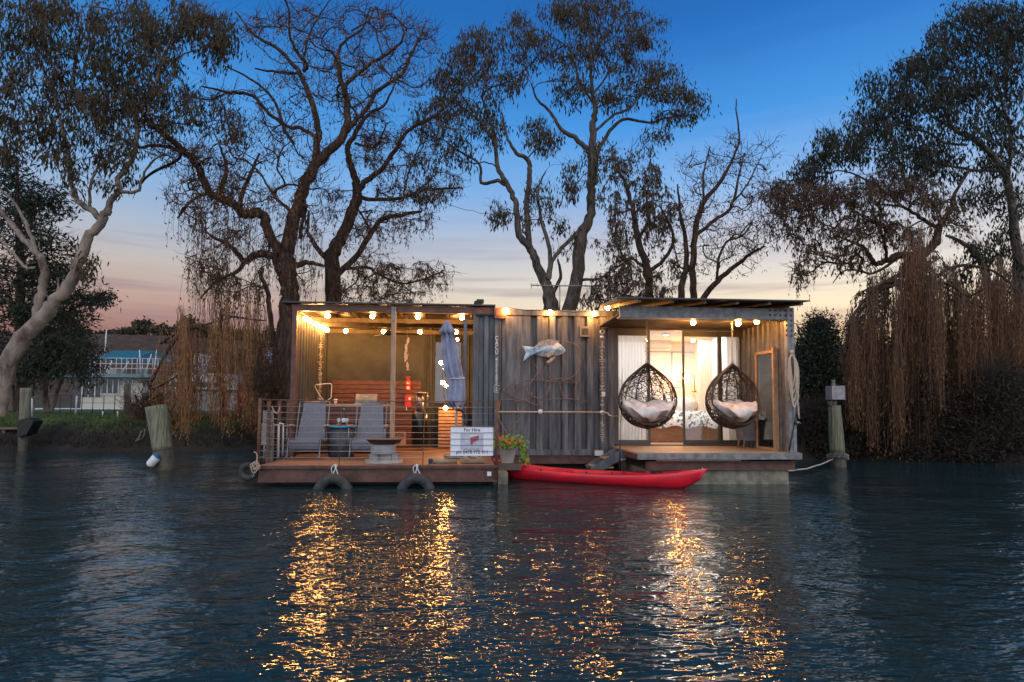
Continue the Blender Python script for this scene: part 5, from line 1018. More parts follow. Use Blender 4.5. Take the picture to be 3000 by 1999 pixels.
# --- the two willows behind the shelter
C_T = [[(828, 1262, 78), (830, 1100, 70), (836, 980, 64), (848, 880, 58), (845, 820, 60), (832, 760, 78)],
 [(838, 765, 50), (845, 720, 48), (867, 620, 42), (890, 551, 40), (915, 500, 38), (959, 448, 32), (1005, 396, 28), (1018, 321, 24), (996, 218, 18), (990, 160, 12), (1010, 120, 9), (1062, 84, 7), (1085, 20, 4)],
 [(922, 490, 26), (928, 440, 24), (930, 373, 22), (903, 275, 19), (880, 218, 16), (821, 149, 12), (747, 103, 9), (690, 34, 5)], [(925, 400, 14), (880, 375, 13), (844, 373, 12), (787, 333, 12), (741, 281, 11), (672, 270, 9), (592, 254, 5)], [(672, 270, 6), (604, 293, 6), (534, 275, 4)],
 [(880, 218, 9), (850, 214, 8), (810, 212, 8), (747, 201, 5)], [(860, 420, 11), (835, 380, 11), (798, 287, 9), (730, 230, 7), (661, 195, 4)], [(890, 210, 11), (900, 190, 11), (868, 150, 10), (850, 103, 9), (845, 30, 7), (830, -10, 4)], [(890, 195, 8), (902, 110, 7), (940, 40, 5), (970, -5, 3)],
 [(1005, 396, 20), (1045, 350, 18), (1078, 315, 16), (1110, 262, 13), (1177, 218, 12), (1205, 160, 9), (1228, 110, 7), (1250, 60, 4)], [(1015, 300, 14), (1012, 253, 14), (1074, 195, 13), (1131, 161, 11), (1177, 120, 9), (1180, 80, 6), (1150, 40, 4)], [(1030, 90, 6), (1080, 60, 6), (1100, 20, 4)],
 [(1120, 160, 7), (1108, 120, 6), (1090, 50, 4)], [(820, 745, 34), (787, 677, 32), (764, 628, 34), (718, 628, 32), (672, 591, 30), (615, 568, 26), (586, 500, 24), (534, 436, 22), (459, 379, 18), (413, 327, 12), (373, 264, 7)], [(545, 448, 14), (459, 425, 11), (402, 432, 9), (344, 402, 7), (287, 385, 4)],
 [(530, 440, 10), (517, 471, 10), (448, 505, 9), (412, 540, 6)], [(640, 570, 18), (660, 520, 16), (660, 470, 10), (640, 420, 6)], [(700, 620, 16), (712, 560, 15), (740, 500, 11), (760, 450, 7)], [(818, 755, 26), (758, 742, 26), (718, 765, 20), (672, 720, 14), (615, 690, 8)], [(718, 765, 16), (690, 800, 12), (640, 820, 8), (590, 870, 5)],
 [(800, 1010, 18), (790, 905, 16), (784, 850, 15), (764, 810, 14), (772, 785, 10)], [(860, 780, 24), (905, 770, 16), (950, 780, 10)], [(880, 700, 14), (888, 640, 12), (900, 600, 10)], [(610, 565, 12), (560, 590, 9), (520, 640, 6)], [(867, 640, 14), (830, 600, 12), (800, 570, 9), (770, 520, 6)]]
C_C = [(850, 60, 70, 60, 34), (760, 100, 60, 50, 20), (940, 80, 70, 70, 30), (1050, 60, 80, 55, 34), (1160, 70, 60, 55, 30), (1230, 120, 60, 60, 30), (900, 180, 90, 60, 34), (1010, 190, 80, 60, 36), (1120, 200, 80, 60, 36), (1220, 230, 60, 60, 24), (820, 280, 80, 70, 34), (960, 300, 80, 70, 36), (1080, 320, 80, 60, 30),
       (700, 300, 70, 50, 16), (600, 280, 60, 40, 12), (880, 420, 90, 70, 36), (760, 420, 90, 70, 40), (650, 430, 80, 60, 40), (560, 470, 70, 60, 40), (480, 420, 70, 60, 40), (420, 330, 60, 60, 30), (360, 290, 60, 50, 24), (300, 380, 50, 40, 16), (640, 540, 80, 60, 44), (560, 580, 80, 60, 40), (720, 560, 70, 60, 34), (820, 560, 70, 60, 26),
       (640, 660, 90, 60, 30), (740, 720, 70, 60, 20), (900, 640, 70, 60, 20), (600, 750, 60, 60, 18), (940, 530, 60, 60, 18), (880, 800, 60, 50, 14), (640, 820, 70, 50, 26), (720, 850, 50, 40, 16)]
tree('willow_tree', 'big bare brown willow with a thick forked trunk behind the left end of the shelter', 18.3, C_T, [(a, b, c, d, int(n*1.15)) for a, b, c, d, n in C_C], WIL, L_WIL, 1.7, (8, .13, .036, .15, 1.2), 11, twig_r=.0092, sub=3, twig_len=.55, twigmat=TWG, strands=(3, .4, 1.7, 7.2))
D_T = [[(985, 1150, 60), (982, 960, 56), (978, 850, 54), (973, 750, 50), (1005, 689, 40), (1037, 610, 38), (1049, 562, 32), (1034, 505, 24), (1018, 448, 20), (1034, 402, 17), (1074, 339, 12), (1125, 310, 9), (1160, 240, 5)], [(1046, 566, 26), (1074, 528, 20), (1120, 494, 17), (1166, 425, 15), (1200, 379, 13), (1269, 344, 11), (1332, 287, 8), (1390, 220, 4)],
 [(1058, 580, 16), (1108, 585, 13), (1177, 580, 12), (1246, 557, 10), (1350, 551, 6)], [(985, 810, 22), (1051, 742, 20), (1085, 689, 19), (1120, 643, 17), (1177, 631, 14), (1235, 620, 7)], [(1085, 690, 8), (1074, 654, 8), (1050, 615, 6)], [(995, 790, 14), (1074, 784, 11), (1108, 803, 9), (1189, 832, 7), (1304, 792, 4)], [(965, 765, 20), (925, 723, 16), (902, 677, 12), (905, 620, 8)],
 [(1040, 420, 9), (1100, 430, 8), (1130, 370, 5)], [(1180, 585, 7), (1200, 500, 5), (1240, 430, 3)], [(1370, 235, 6), (1390, 150, 5), (1420, 60, 3)]]
D_C = [(1100, 380, 60, 60, 26), (1150, 470, 70, 60, 20), (1060, 440, 60, 40, 16), (1230, 400, 70, 60, 24), (1310, 330, 60, 60, 26), (1390, 200, 40, 70, 12), (1180, 560, 80, 40, 24), (1290, 540, 70, 40, 22), (1130, 640, 70, 40, 20), (1210, 640, 60, 40, 14), (1060, 700, 70, 50, 18), (1010, 600, 60, 50, 14), (1100, 780, 80, 40, 26), (1190, 800, 90, 40, 26), (1280, 800, 60, 40, 14), (1060, 850, 90, 40, 30), (1170, 860, 80, 30, 22)]
tree('willow_tree', 'second bare willow directly right of the thick trunked one, reaching over the shelter roof', 20, D_T, [(a, b, c, d, int(n*1.5)) for a, b, c, d, n in D_C], WIL, L_WIL, 1.6, (13, .13, .036, .13, 1.2), 12, twig_r=.0085, sub=4, twig_len=.6, twigmat=TWG, strands=(1, .2, .8))
# --- centre gum with twin trunks
E_T = [[(1660, 1000, 52), (1668, 905, 50), (1693, 810, 44), (1700, 704, 44), (1728, 640, 32), (1731, 563, 29), (1731, 470, 27), (1737, 376, 24), (1743, 317, 18), (1734, 258, 13), (1731, 194, 10), (1728, 117, 7), (1722, 30, 4)], [(1724, 440, 18), (1687, 405, 17), (1646, 381, 13), (1611, 329, 10), (1576, 293, 8), (1556, 245, 5)], [(1742, 540, 16), (1748, 452, 16), (1769, 411, 14), (1822, 352, 11), (1904, 359, 8), (1951, 346, 7), (2030, 335, 4)],
 [(1744, 385, 10), (1793, 340, 9), (1846, 317, 8), (1880, 262, 4)], [(1722, 650, 16), (1658, 716, 13), (1623, 757, 12), (1606, 820, 12)], [(1640, 1000, 60), (1616, 905, 56), (1604, 845, 40), (1572, 775, 30), (1552, 722, 27), (1520, 690, 24), (1511, 600, 20), (1488, 546, 18), (1458, 487, 16), (1452, 411, 13), (1435, 352, 10), (1410, 280, 6)],
 [(1550, 715, 22), (1542, 620, 19), (1552, 516, 18), (1546, 472, 16), (1505, 440, 12), (1482, 387, 8), (1470, 330, 5)], [(1486, 545, 13), (1458, 531, 13), (1411, 534, 11), (1405, 481, 9), (1347, 446, 7), (1300, 410, 4)], [(1606, 816, 22), (1612, 751, 16), (1587, 646, 12), (1575, 560, 8), (1600, 500, 4)], [(1612, 870, 16), (1642, 815, 12), (1634, 760, 7)],
 [(1735, 300, 8), (1700, 240, 7), (1670, 150, 5)], [(1735, 280, 8), (1780, 220, 7), (1830, 150, 5)], [(1455, 430, 8), (1400, 350, 7), (1330, 300, 5)], [(1731, 200, 6), (1760, 120, 5), (1800, 60, 3)], [(1700, 820, 12), (1760, 815, 8), (1800, 780, 4)]]
E_C = [(1660, 30, 80, 50, 46), (1760, 40, 110, 60, 66), (1890, 80, 60, 50, 30), (1510, 90, 60, 50, 30), (1570, 150, 60, 70, 34), (1400, 130, 60, 50, 34), (1350, 190, 70, 60, 40), (1300, 250, 50, 50, 20), (1470, 220, 70, 60, 32), (1680, 150, 60, 60, 28), (1760, 150, 80, 60, 36), (1880, 170, 70, 60, 34), (1950, 240, 60, 50, 34), (2020, 300, 50, 50, 26), (1990, 340, 70, 22, 16),
       (1860, 260, 80, 40, 34), (1680, 260, 70, 50, 30), (1400, 300, 70, 50, 26), (1580, 390, 60, 50, 34), (1800, 290, 60, 40, 18), (1330, 360, 60, 60, 18), (1440, 380, 60, 50, 22), (1920, 390, 50, 20, 9), (1250, 480, 70, 40, 14), (1370, 440, 60, 40, 16), (1620, 560, 80, 40, 26), (1700, 510, 60, 50, 16), (1460, 620, 36, 30, 14), (1570, 640, 60, 40, 10), (1760, 440, 50, 30, 14), (1260, 340, 60, 60, 18), (1270, 560, 80, 30, 14), (1650, 690, 60, 50, 12), (1880, 460, 50, 30, 8)]
tree('gum_tree', 'tall twin trunked gum tree rising behind the middle of the houseboat', 20.5, E_T, E_C, GUM2, L_GUM, 1.7, (21, .20, .048, .14, 1.5), 21, sub=3)
G_T = [[(1905, 1000, 30), (1902, 880, 30), (1895, 790, 26), (1870, 700, 22), (1855, 620, 18), (1832, 540, 12), (1802, 480, 6)], [(1898, 800, 16), (1958, 745, 13), (1970, 680, 10), (1930, 600, 5)], [(1870, 700, 12), (1900, 640, 10), (1890, 560, 6)], [(1895, 790, 12), (1850, 760, 9), (1800, 790, 5)]]
G_C = [(1800, 480, 50, 50, 22), (1880, 520, 70, 45, 34), (1930, 590, 60, 60, 36), (1850, 640, 70, 60, 36), (1930, 680, 50, 50, 20), (1790, 590, 40, 50, 14), (1800, 720, 60, 60, 24), (1850, 800, 80, 60, 50), (1780, 830, 50, 40, 22), (1720, 860, 40, 30, 10), (1960, 800, 40, 50, 14), (1890, 860, 60, 30, 24), (1820, 880, 60, 20, 16)]
tree('leafy_tree', 'brown leafed bushy tree between the twin gum and the bare willow behind the glazed end', 19.5, G_T, G_C, WIL, mat('brown_leaf', (.085, .05, .018), .6, island=True, c2=(.025, .02, .01)), 1.3, (22, .17, .046, .14, 1.4), 23, twigmat=TWG, strands=(1, .2, .6))
F_T = [[(1996, 960, 28), (1992, 869, 24), (2004, 810, 20), (2010, 722, 16), (1992, 616, 10), (1985, 540, 5)], [(2034, 930, 26), (2033, 869, 24), (2030, 763, 22), (2039, 657, 20), (2063, 593, 16), (2116, 522, 13), (2145, 470, 9), (2166, 411, 7), (2157, 329, 5), (2157, 290, 3)], [(2050, 900, 22), (2080, 845, 20), (2139, 792, 16), (2198, 745, 11), (2240, 722, 6)], [(2039, 690, 14), (2092, 646, 13), (2139, 610, 11), (2163, 528, 8), (2180, 450, 4)],
 [(2100, 820, 10), (2110, 740, 9), (2150, 690, 6)], [(2063, 600, 9), (2060, 520, 7), (2080, 430, 4)], [(2140, 600, 8), (2190, 540, 6), (2230, 460, 3)], [(2030, 800, 8), (1990, 780, 6), (1975, 720, 4)]]
F_C = [(2060, 500, 70, 60, 30), (2140, 450, 60, 60, 26), (2200, 520, 50, 70, 24), (2080, 610, 80, 60, 34), (2180, 630, 60, 70, 34), (2010, 640, 50, 60, 18), (2120, 720, 70, 50, 26), (2210, 700, 50, 50, 22), (2250, 430, 50, 40, 7), (2060, 770, 60, 40, 12), (2000, 740, 40, 50, 10), (2160, 780, 70, 30, 10)]
tree('willow_tree', 'slender bare willow with several upright stems behind the glazed end of the houseboat', 19, F_T, [(a, b, c, d, int(n*1.1)) for a, b, c, d, n in F_C], WIL, L_WIL, 1.3, (8, .11, .03, .14, 1.2), 31, twig_r=.009, sub=3, twig_len=.5, twigmat=TWG)
# --- right side
H_T = [[(2668, 1240, 70), (2668, 1060, 66), (2672, 945, 60), (2676, 812, 54), (2664, 766, 56)], [(2664, 766, 36), (2645, 745, 26), (2597, 764, 22), (2561, 772, 18), (2524, 722, 12), (2470, 700, 6)], [(2672, 770, 36), (2706, 745, 32), (2742, 709, 28), (2754, 661, 24), (2791, 606, 18), (2800, 560, 12), (2840, 500, 7)], [(2752, 672, 14), (2694, 636, 13), (2645, 606, 10), (2580, 600, 6)], [(2655, 790, 14), (2600, 830, 11), (2560, 880, 8), (2530, 940, 4)],
 [(2597, 764, 12), (2590, 700, 10), (2560, 650, 7), (2500, 620, 4)], [(2645, 606, 8), (2560, 540, 7), (2450, 500, 5), (2360, 560, 4), (2300, 580, 3)], [(2640, 750, 12), (2560, 800, 9), (2480, 790, 6), (2440, 830, 3)]]
H_C = [(2260, 560, 40, 30, 20), (2320, 560, 60, 40, 34), (2380, 600, 60, 50, 34), (2300, 650, 60, 50, 26), (2440, 570, 60, 40, 34), (2520, 560, 60, 50, 34), (2610, 530, 70, 50, 40), (2700, 560, 70, 50, 40), (2460, 660, 60, 40, 26), (2560, 660, 70, 50, 34), (2360, 700, 50, 40, 12), (2640, 680, 60, 40, 20), (2780, 640, 60, 60, 26), (2340, 790, 22, 45, 9), (2400, 760, 30, 50, 9), (2500, 750, 60, 40, 22), (2590, 820, 50, 40, 12), (2560, 880, 60, 40, 16), (2720, 800, 60, 60, 22)]
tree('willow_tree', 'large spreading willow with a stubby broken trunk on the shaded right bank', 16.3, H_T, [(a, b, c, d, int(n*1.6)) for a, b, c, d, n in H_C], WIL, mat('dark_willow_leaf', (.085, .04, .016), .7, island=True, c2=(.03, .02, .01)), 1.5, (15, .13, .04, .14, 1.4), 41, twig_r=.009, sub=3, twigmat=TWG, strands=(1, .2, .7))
I_T = [[(2990, 1200, 50), (2992, 1000, 46), (2985, 800, 40), (2968, 640, 30), (2960, 576, 28), (2936, 497, 24), (2880, 430, 18), (2797, 380, 14), (2767, 327, 9), (2720, 260, 4)], [(2800, 382, 9), (2736, 345, 8), (2682, 297, 6), (2600, 290, 3)], [(2830, 425, 10), (2767, 418, 9), (2712, 388, 8), (2640, 370, 6), (2540, 350, 3)], [(2950, 540, 16), (2960, 400, 14), (2930, 280, 10), (2890, 160, 7), (2850, 60, 4)], [(2962, 400, 10), (3020, 300, 8), (3040, 150, 6), (3000, 20, 4)], [(2940, 500, 12), (2860, 500, 10), (2760, 480, 8), (2640, 450, 6), (2500, 430, 3)], [(2935, 300, 8), (2860, 240, 7), (2780, 180, 5), (2700, 160, 3)], [(2920, 945, 30), (2880, 780, 24), (2827, 715, 16), (2770, 690, 8)]]
I_C = [(2830, 40, 70, 40, 40), (2930, 60, 80, 70, 70), (2780, 110, 70, 50, 44), (2900, 150, 90, 70, 60), (2700, 180, 50, 35, 26), (2660, 200, 50, 30, 20), (2800, 220, 90, 60, 56), (2930, 260, 80, 70, 50), (2720, 270, 90, 50, 50), (2620, 270, 60, 40, 26), (2550, 250, 35, 35, 14), (2820, 310, 80, 50, 34), (2530, 340, 50, 45, 24), (2630, 350, 80, 50, 46), (2740, 400, 70, 50, 34), (2900, 380, 80, 60, 40), (2560, 420, 80, 50, 50), (2460, 430, 60, 40, 34), (2420, 400, 30, 30, 10), (2400, 480, 50, 40, 26), (2350, 500, 40, 30, 16), (2660, 460, 80, 40, 40), (2780, 480, 70, 40, 30), (2930, 470, 70, 50, 30),
       (2860, 560, 60, 50, 24), (2960, 600, 60, 60, 26), (2940, 720, 70, 70, 34), (2860, 760, 60, 60, 20), (2980, 850, 50, 70, 26), (2800, 830, 60, 50, 20), (3010, 350, 40, 90, 20), (3010, 150, 40, 100, 24)]
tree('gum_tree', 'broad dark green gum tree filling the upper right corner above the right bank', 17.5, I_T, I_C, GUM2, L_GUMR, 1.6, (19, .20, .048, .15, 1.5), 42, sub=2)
# hanging curtains of willow whips
def curtain_tree(name, label, Y0, base, tops, n, seed, m, lm, low, yellow=.5, r=.006, ybase=None):
    rng = random.Random(seed); global NR; NR = np.random.default_rng(seed)
    t = thing(name, label, 'tree', at(base[0][0], base[0][1], Y0)); p, rr_ = limb_nodes(base, Y0, .4, rng); chs = [(p, rr_)]
    for (a_, c_, e_, f_, *_) in tops:      # an arching limb from the trunk top to each curtain
        q = [(base[-1][0], base[-1][1], 16), ((base[-1][0]*.5+a_*.5), min(base[-1][1], c_)-20, 12), (a_, c_-4, 9), (e_, f_, 4)]; chs.append(limb_nodes(q, Y0, rng.uniform(-1, 1), rng))
    V, Fq = tubes_np(chs, 6); bulk('trunk', V, Fq, WIL, t, True); ch = []; LP = []
    for (x0, y0, x1, y1, b0, b1, dpt) in tops:
        k_ = int(n*abs(x1-x0)/100)
        BN = [(rng.random(), rng.uniform(-110, 25), rng.uniform(-30, 30), rng.uniform(-dpt, dpt)) for _ in range(max(3, int(abs(x1-x0)/11)))]
        for _ in range(k_):
            bs, bb, bt, bY = rng.choice(BN); s = min(1, max(0, bs+rng.gauss(0, 5)/max(30, abs(x1-x0)))) if rng.random() < .8 else rng.random(); px, py = x0+(x1-x0)*s+rng.gauss(0, 4), bt+ y0+(y1-y0)*s+abs(rng.gauss(0, 70))-55+25*math.sin(s*9+x0); Y = Y0+bY+rng.gauss(0, .12); pb = b0+(b1-b0)*s+bb+rng.uniform(-90, 25)*rng.random()
            if pb-py < 30: continue
            a_ = np.array(at(px, py, Y)); e_ = np.array(at(px+rng.gauss(0, 8), pb, Y)); e_[2] = max(e_[2], low+rng.uniform(0, .3)); k = 8; q = np.linspace(0, 1, k+1)[:, None]; sw = rng.gauss(0, .09)
            P_ = a_*(1-q)+e_*q+np.concatenate([np.sin(q*PI)*sw, np.sin(q*2.2)*sw*.5, .1*np.sin(q*PI)], 1)+NR.normal(0, .020, (k+1, 3)); ch.append((P_, np.linspace(r, r*.5, k+1))); LP.append(P_)
    V, Fq = tubes_np(ch, 3); bulk('hanging_strands', V, Fq, m, t)
    S_ = np.concatenate([p[2:] for p in LP]); N_ = int(len(S_)*2.2); S_ = S_[NR.integers(0, len(S_), N_)]+NR.normal(0, .03, (N_, 3)); S_[:, 2] += NR.uniform(-.1, .1, N_)
    D_ = np.stack([NR.normal(0, .3, N_), NR.normal(0, .3, N_), -np.ones(N_)], 1); V, Fq = leaves_np(S_, D_, .10, .018); bulk('foliage', V, Fq, lm, t); return t
curtain_tree('weeping_willow', 'weeping willow with rusty strands hanging over the left bank beside the leaning pile', 16.9, [(650, 1275, 26), (655, 1180, 22), (640, 1080, 18), (640, 985, 12)], [(470, 1010, 560, 985, 1230, 1290, .8), (540, 975, 680, 930, 1300, 1300, .9), (660, 930, 780, 940, 1290, 1270, .9), (440, 1140, 520, 1100, 1250, 1290, .5)], 150, 51, STR, L_YEL, .25)
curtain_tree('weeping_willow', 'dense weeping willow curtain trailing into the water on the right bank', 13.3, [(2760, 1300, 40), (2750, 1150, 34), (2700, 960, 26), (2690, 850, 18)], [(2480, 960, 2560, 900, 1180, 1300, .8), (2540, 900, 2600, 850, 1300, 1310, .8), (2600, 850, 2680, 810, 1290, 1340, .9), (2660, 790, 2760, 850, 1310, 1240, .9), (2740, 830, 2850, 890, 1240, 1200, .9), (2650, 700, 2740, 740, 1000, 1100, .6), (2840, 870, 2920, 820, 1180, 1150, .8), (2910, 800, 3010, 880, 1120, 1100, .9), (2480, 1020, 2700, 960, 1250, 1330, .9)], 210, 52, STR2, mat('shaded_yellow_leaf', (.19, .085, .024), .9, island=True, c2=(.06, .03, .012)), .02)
# a few long whips hanging from the high willow limbs
b = []; rng = random.Random(5)
# shrubs and bank bushes
def bush(name, label, Y0, x0, x1, ytop, ybot, n, lm, seed, leaf=(20, .13, .05, .18, .1), dep=.9, cat='bush', st=5, group=None, sub=3):
    rng = random.Random(seed); xm = (x0+x1)/2; L = []
    for i in range(st):
        xa = x0+(x1-x0)*(i+.5)/st; L.append([(xm+(xa-xm)*.35, ybot, 9), (xm+(xa-xm)*.7, (ytop+ybot)/2, 6), (xa, ytop+(ybot-ytop)*.25, 3)])
    C_ = []
    for i in range(8):
        a_ = rng.uniform(0, PI); f = rng.uniform(.3, .75); C_.append((xm+math.cos(a_)*(x1-x0)/2*f, ybot-(ybot-ytop)*(.25+math.sin(a_)*.6*f/.75), (x1-x0)*.2, (ybot-ytop)*.2, max(2, n//8)))
    for i in range(4): C_.append((x0+(x1-x0)*(i+.5)/4, ybot-(ybot-ytop)*.16, (x1-x0)*.16, (ybot-ytop)*.16, max(2, n//10)))
    return tree(name, label, Y0, L, C_, WIL, lm, dep, leaf, seed, group, sub=sub, twigmat=TWD if cat != 'bush' or sub < 6 else TWG, cat=cat, crown_name='foliage')
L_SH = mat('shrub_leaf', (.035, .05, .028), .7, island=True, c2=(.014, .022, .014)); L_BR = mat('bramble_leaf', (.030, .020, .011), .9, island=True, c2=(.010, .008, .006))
bush('evergreen_shrub', 'dark blue green shrub just right of the rope coil against the sky', 19, 2320, 2470, 880, 1170, 330, L_SH, 61, (26, .12, .05, .2, -.2), 1.2)
bush('evergreen_shrub', 'lower dark shrub between the round shrub and the willow curtain', 20, 2440, 2600, 920, 1200, 220, L_SH, 62, (26, .12, .05, .2, -.2), 1.0)
for i, (x0, x1, yt, yb, Y, lb) in enumerate(((2335, 2500, 1160, 1335, 14.3, 'brown bramble thicket on the bank behind the right pile'), (2480, 2680, 1150, 1340, 13.9, 'brown bramble thicket under the densest hanging strands'), (2650, 2850, 1080, 1345, 13.5, 'tall shaded thicket left of the far right bank'), (2820, 3040, 1020, 1350, 13.1, 'tall shaded thicket at the right edge of the bank'), (2850, 3040, 880, 1200, 16.5, 'high dark thicket behind the right edge of the bank'), (2600, 2860, 960, 1200, 17.5, 'dark thicket glimpsed behind the hanging strands'))):
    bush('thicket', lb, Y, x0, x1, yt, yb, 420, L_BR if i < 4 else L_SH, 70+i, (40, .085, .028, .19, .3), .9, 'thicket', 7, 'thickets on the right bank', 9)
bush('bare_shrub', 'small bare shrub on the bank against the left corner post of the deck', 16.6, 690, 850, 980, 1290, 150, L_WIL, 81, (2, .09, .03, .15, .8), .8, 'bush', 6, None, 9)
bush('bare_shrub', 'low bare shrub above the roots behind the leaning pile', 16.8, 360, 500, 1120, 1270, 70, L_WIL, 82, (2, .09, .03, .12, .8), .6, 'bush', 6, None, 9)
# hill trees
rng = random.Random(8); HLM = mat('hill_foliage', (.06, .055, .028), .9, island=True, c2=(.022, .022, .014))
HILL = [(300, 985, 30, 22), (335, 985, 26, 26), (375, 980, 24, 24), (420, 962, 40, 32), (470, 972, 34, 30), (505, 980, 26, 26), (548, 958, 36, 40), (590, 975, 36, 34), (640, 985, 34, 30), (690, 990, 34, 34), (740, 985, 34, 34), (790, 985, 32, 34), (250, 985, 34, 26), (200, 980, 36, 28), (140, 985, 36, 28), (360, 1000, 30, 14), (450, 1000, 34, 16), (520, 1005, 30, 16)]
HL = ['small hill tree above the left end of the teal canopy', 'hill tree above the aerial side of the teal canopy', 'hill tree above the middle of the teal canopy', 'large crested hill tree above the right end of the teal canopy', 'broad hill tree between the teal canopy and the white cruiser',
 'low hill tree just left of the tallest one above the cruiser', 'tallest hill tree, above the bow of the white cruiser', 'hill tree behind the left part of the weeping willow', 'hill tree behind the middle of the weeping willow', 'hill tree behind the right part of the weeping willow',
 'hill tree behind the bare shrub beside the houseboat', 'hill tree hidden behind the thick willow trunk', 'hill tree just right of the dark pine', 'hill tree behind the right half of the dark pine', 'leftmost hill tree, behind the pale gum trunk', 'low bush on the hill slope above the teal canopy', 'low bush on the hill slope left of the cruiser', 'low bush on the hill slope above the cruiser cabin']
proto = None
for i, (px, py, rx, ry) in enumerate(HILL):
    Y = 150+rng.uniform(-8, 10); c = at(px, py, Y); rxm, rym = rx*Y/F, ry*Y/F; gz = ground_z(c.x, Y)
    t = thing('hill_tree', '', 'tree', (c.x, Y, gz), 'round crowned trees along the hill top'); NR = np.random.default_rng(200+i)
    t['label'] = HL[i]
    tb = [(np.array([[c.x, Y, gz-.5], [c.x+.3, Y, gz+(c.z-gz)*.6], [c.x, Y, c.z]]), np.array([.35, .28, .15]))]
    for k in range(4): a_ = k*1.6; tb.append((np.array([[c.x+.2, Y, gz+(c.z-gz)*.5], [c.x+math.cos(a_)*rxm*.6, Y+math.sin(a_)*rxm*.5, c.z+.2]]), np.array([.18, .08])))
    V, Fq = tubes_np(tb, 5); bulk('trunk', V, Fq, GUM2, t)
    n = 900; nc = 14; cc = NR.normal(0, 1, (nc, 3)); cc /= np.linalg.norm(cc, axis=1)[:, None]; cc *= NR.uniform(.3, .8, (nc, 1)); cc[:, 2] = cc[:, 2]*.8
    P_ = cc[NR.integers(0, nc, n)]+NR.normal(0, .17, (n, 3)); P_ = P_*np.array([rxm, rxm*.8, rym])+np.array([c.x, Y, c.z]); V, Fq = leaves_np(P_, NR.normal(0, 1, (n, 3)), .7, .5); bulk('crown', V, Fq, HLM, t)
# ================= piles, neighbouring boats, things on the banks
PILE = mat('treated_pile', (.25, .25, .17), .9, c2=(.085, .085, .055), scale=4, stretch=(9, 9, .45), bump=1, bscale=16)
PWET = mat('wet_pile_foot', (.09, .07, .045), .6, c2=(.03, .025, .018), scale=6, bump=.5)
def pile(label, base, top, Y, w0, w1, n=20):
    a_, c_ = at(*base, Y), at(*top, Y); t = thing('mooring_pile', label, 'pile', (a_.x, Y, 0), 'timber mooring piles'); d = (c_-a_); f = .27/d.length*1.0
    r0, r1 = w0/2*Y/F, w1/2*Y/F; m0 = a_+d*f*1.2
    b = MB(); rr = random.Random(int(base[0])); k = 9; b.tube([m0+(c_-m0)*i/k for i in range(k+1)], [(r0+(r1-r0)*i/k)*(1+rr.uniform(-.012, .012)) for i in range(k+1)], n); b.build('shaft', PILE, t)
    b = MB(); b.tube([a_-d*.5, a_, m0-d*.002], [r0*1.04, r0*1.06, r0*1.01], n); b.build('foot', PWET, t); return t, a_, c_
t, a_, c_ = pile('thick pale green pile leaning left in front of the weeping willow', (485, 1372), (457, 1190), 11.3, 50, 55)
b = MB(); p0, p1 = at(436, 1366, 11.1), at(464, 1334, 11.1); b.tube([p0+(p1-p0)*s for s in (0, .08, .2, .8, .92, 1)], [.03, .065, .078, .078, .055, .02], 14); f = b.build('fender_buoy', WHT); tag(f, 'white fender buoy with a blue end floating against the leaning pile', 'buoy')
b = MB(); b.tube([p0+(p1-p0)*s for s in (.86, .94, 1.02)], [.072, .056, .022], 14); b.build('cap', mat('fender_blue', (.02, .14, .40), .4), f)
t, a_, c_ = pile('upright pale pile with a lamp box on top, right of the houseboat', (2456, 1376), (2444, 1188), 11.6, 44, 36)
b = MB(); q0, q1 = at(2434, 1171, 11.45), at(2471, 1131, 11.45); b.box(q0.x, q1.x, 11.4, 11.62, q0.z, q1.z); m_ = (q0.x+q1.x)/2
t2 = thing('power_box', 'grey metal power box with streaked front mounted on the right pile', 'box', (m_, 11.6, q0.z)); b.build('housing', mat('grey_box', (.33, .31, .32), .6, c2=(.24, .22, .22), scale=9), t2)
b = MB(); b.cyl((m_-.02, 11.6, c_.z-.01), (m_-.02, 11.6, q0.z), .09, .09, 12); b.lathe((m_-.03, 11.52, q1.z), [(.04, 0), (.04, .03), (.03, .035), (.03, .09), (.035, .095), (.035, .12)], 12); b.build('cap', PILE, t2)
t2 = thing('mooring_chain', 'steel chain wrapped round the foot of the right pile with a rope to the boat', 'chain', (a_.x, 11.6, .2)); b = MB(); k = 0
for L, R_, zc in ((2*PI, .185, .22), (2*PI, .19, .17)):
    for i in range(34):
        th = L*i/34; b.torus((a_.x-.01+R_*math.cos(th), 11.6+R_*math.sin(th), zc+.05*math.cos(th+2)), .017, .006, 'yxz'[k % 3], 8, 4, 1.3); k += 1
b.build('links', CHAIN, t2); b = MB(); b.tube(wob((a_.x-.18, 11.5, .16), (DX1+.0, 9.6, .14), 12, .01, 2, .07), .013, 6); b.build('rope', ROPE, t2)
pile('dark weathered pile with a black rubber band at the left bank', (68, 1310), (76, 1137), 16.0, 24, 26)[0]
b = MB(); p = at(70, 1255, 15.85); b.prism([(p.x-.12, p.z-.22), (p.x+.1, p.z-.15), (p.x+.26, p.z+.18), (p.x+.1, p.z+.26), (p.x-.12, p.z+.2)], 1, 15.8, 16.15); tag(b.build('rubber_fender', BLACK), 'black rubber fender strapped on the dark pile at the left bank', 'fender')
pile('thin grey pile standing in the shadow under the right willow curtain', (2545, 1325), (2545, 1275), 14.2, 24, 24)
pile('dark pile on the lawn in front of the white houseboat', (372, 1208), (374, 1122), 27, 16, 17)
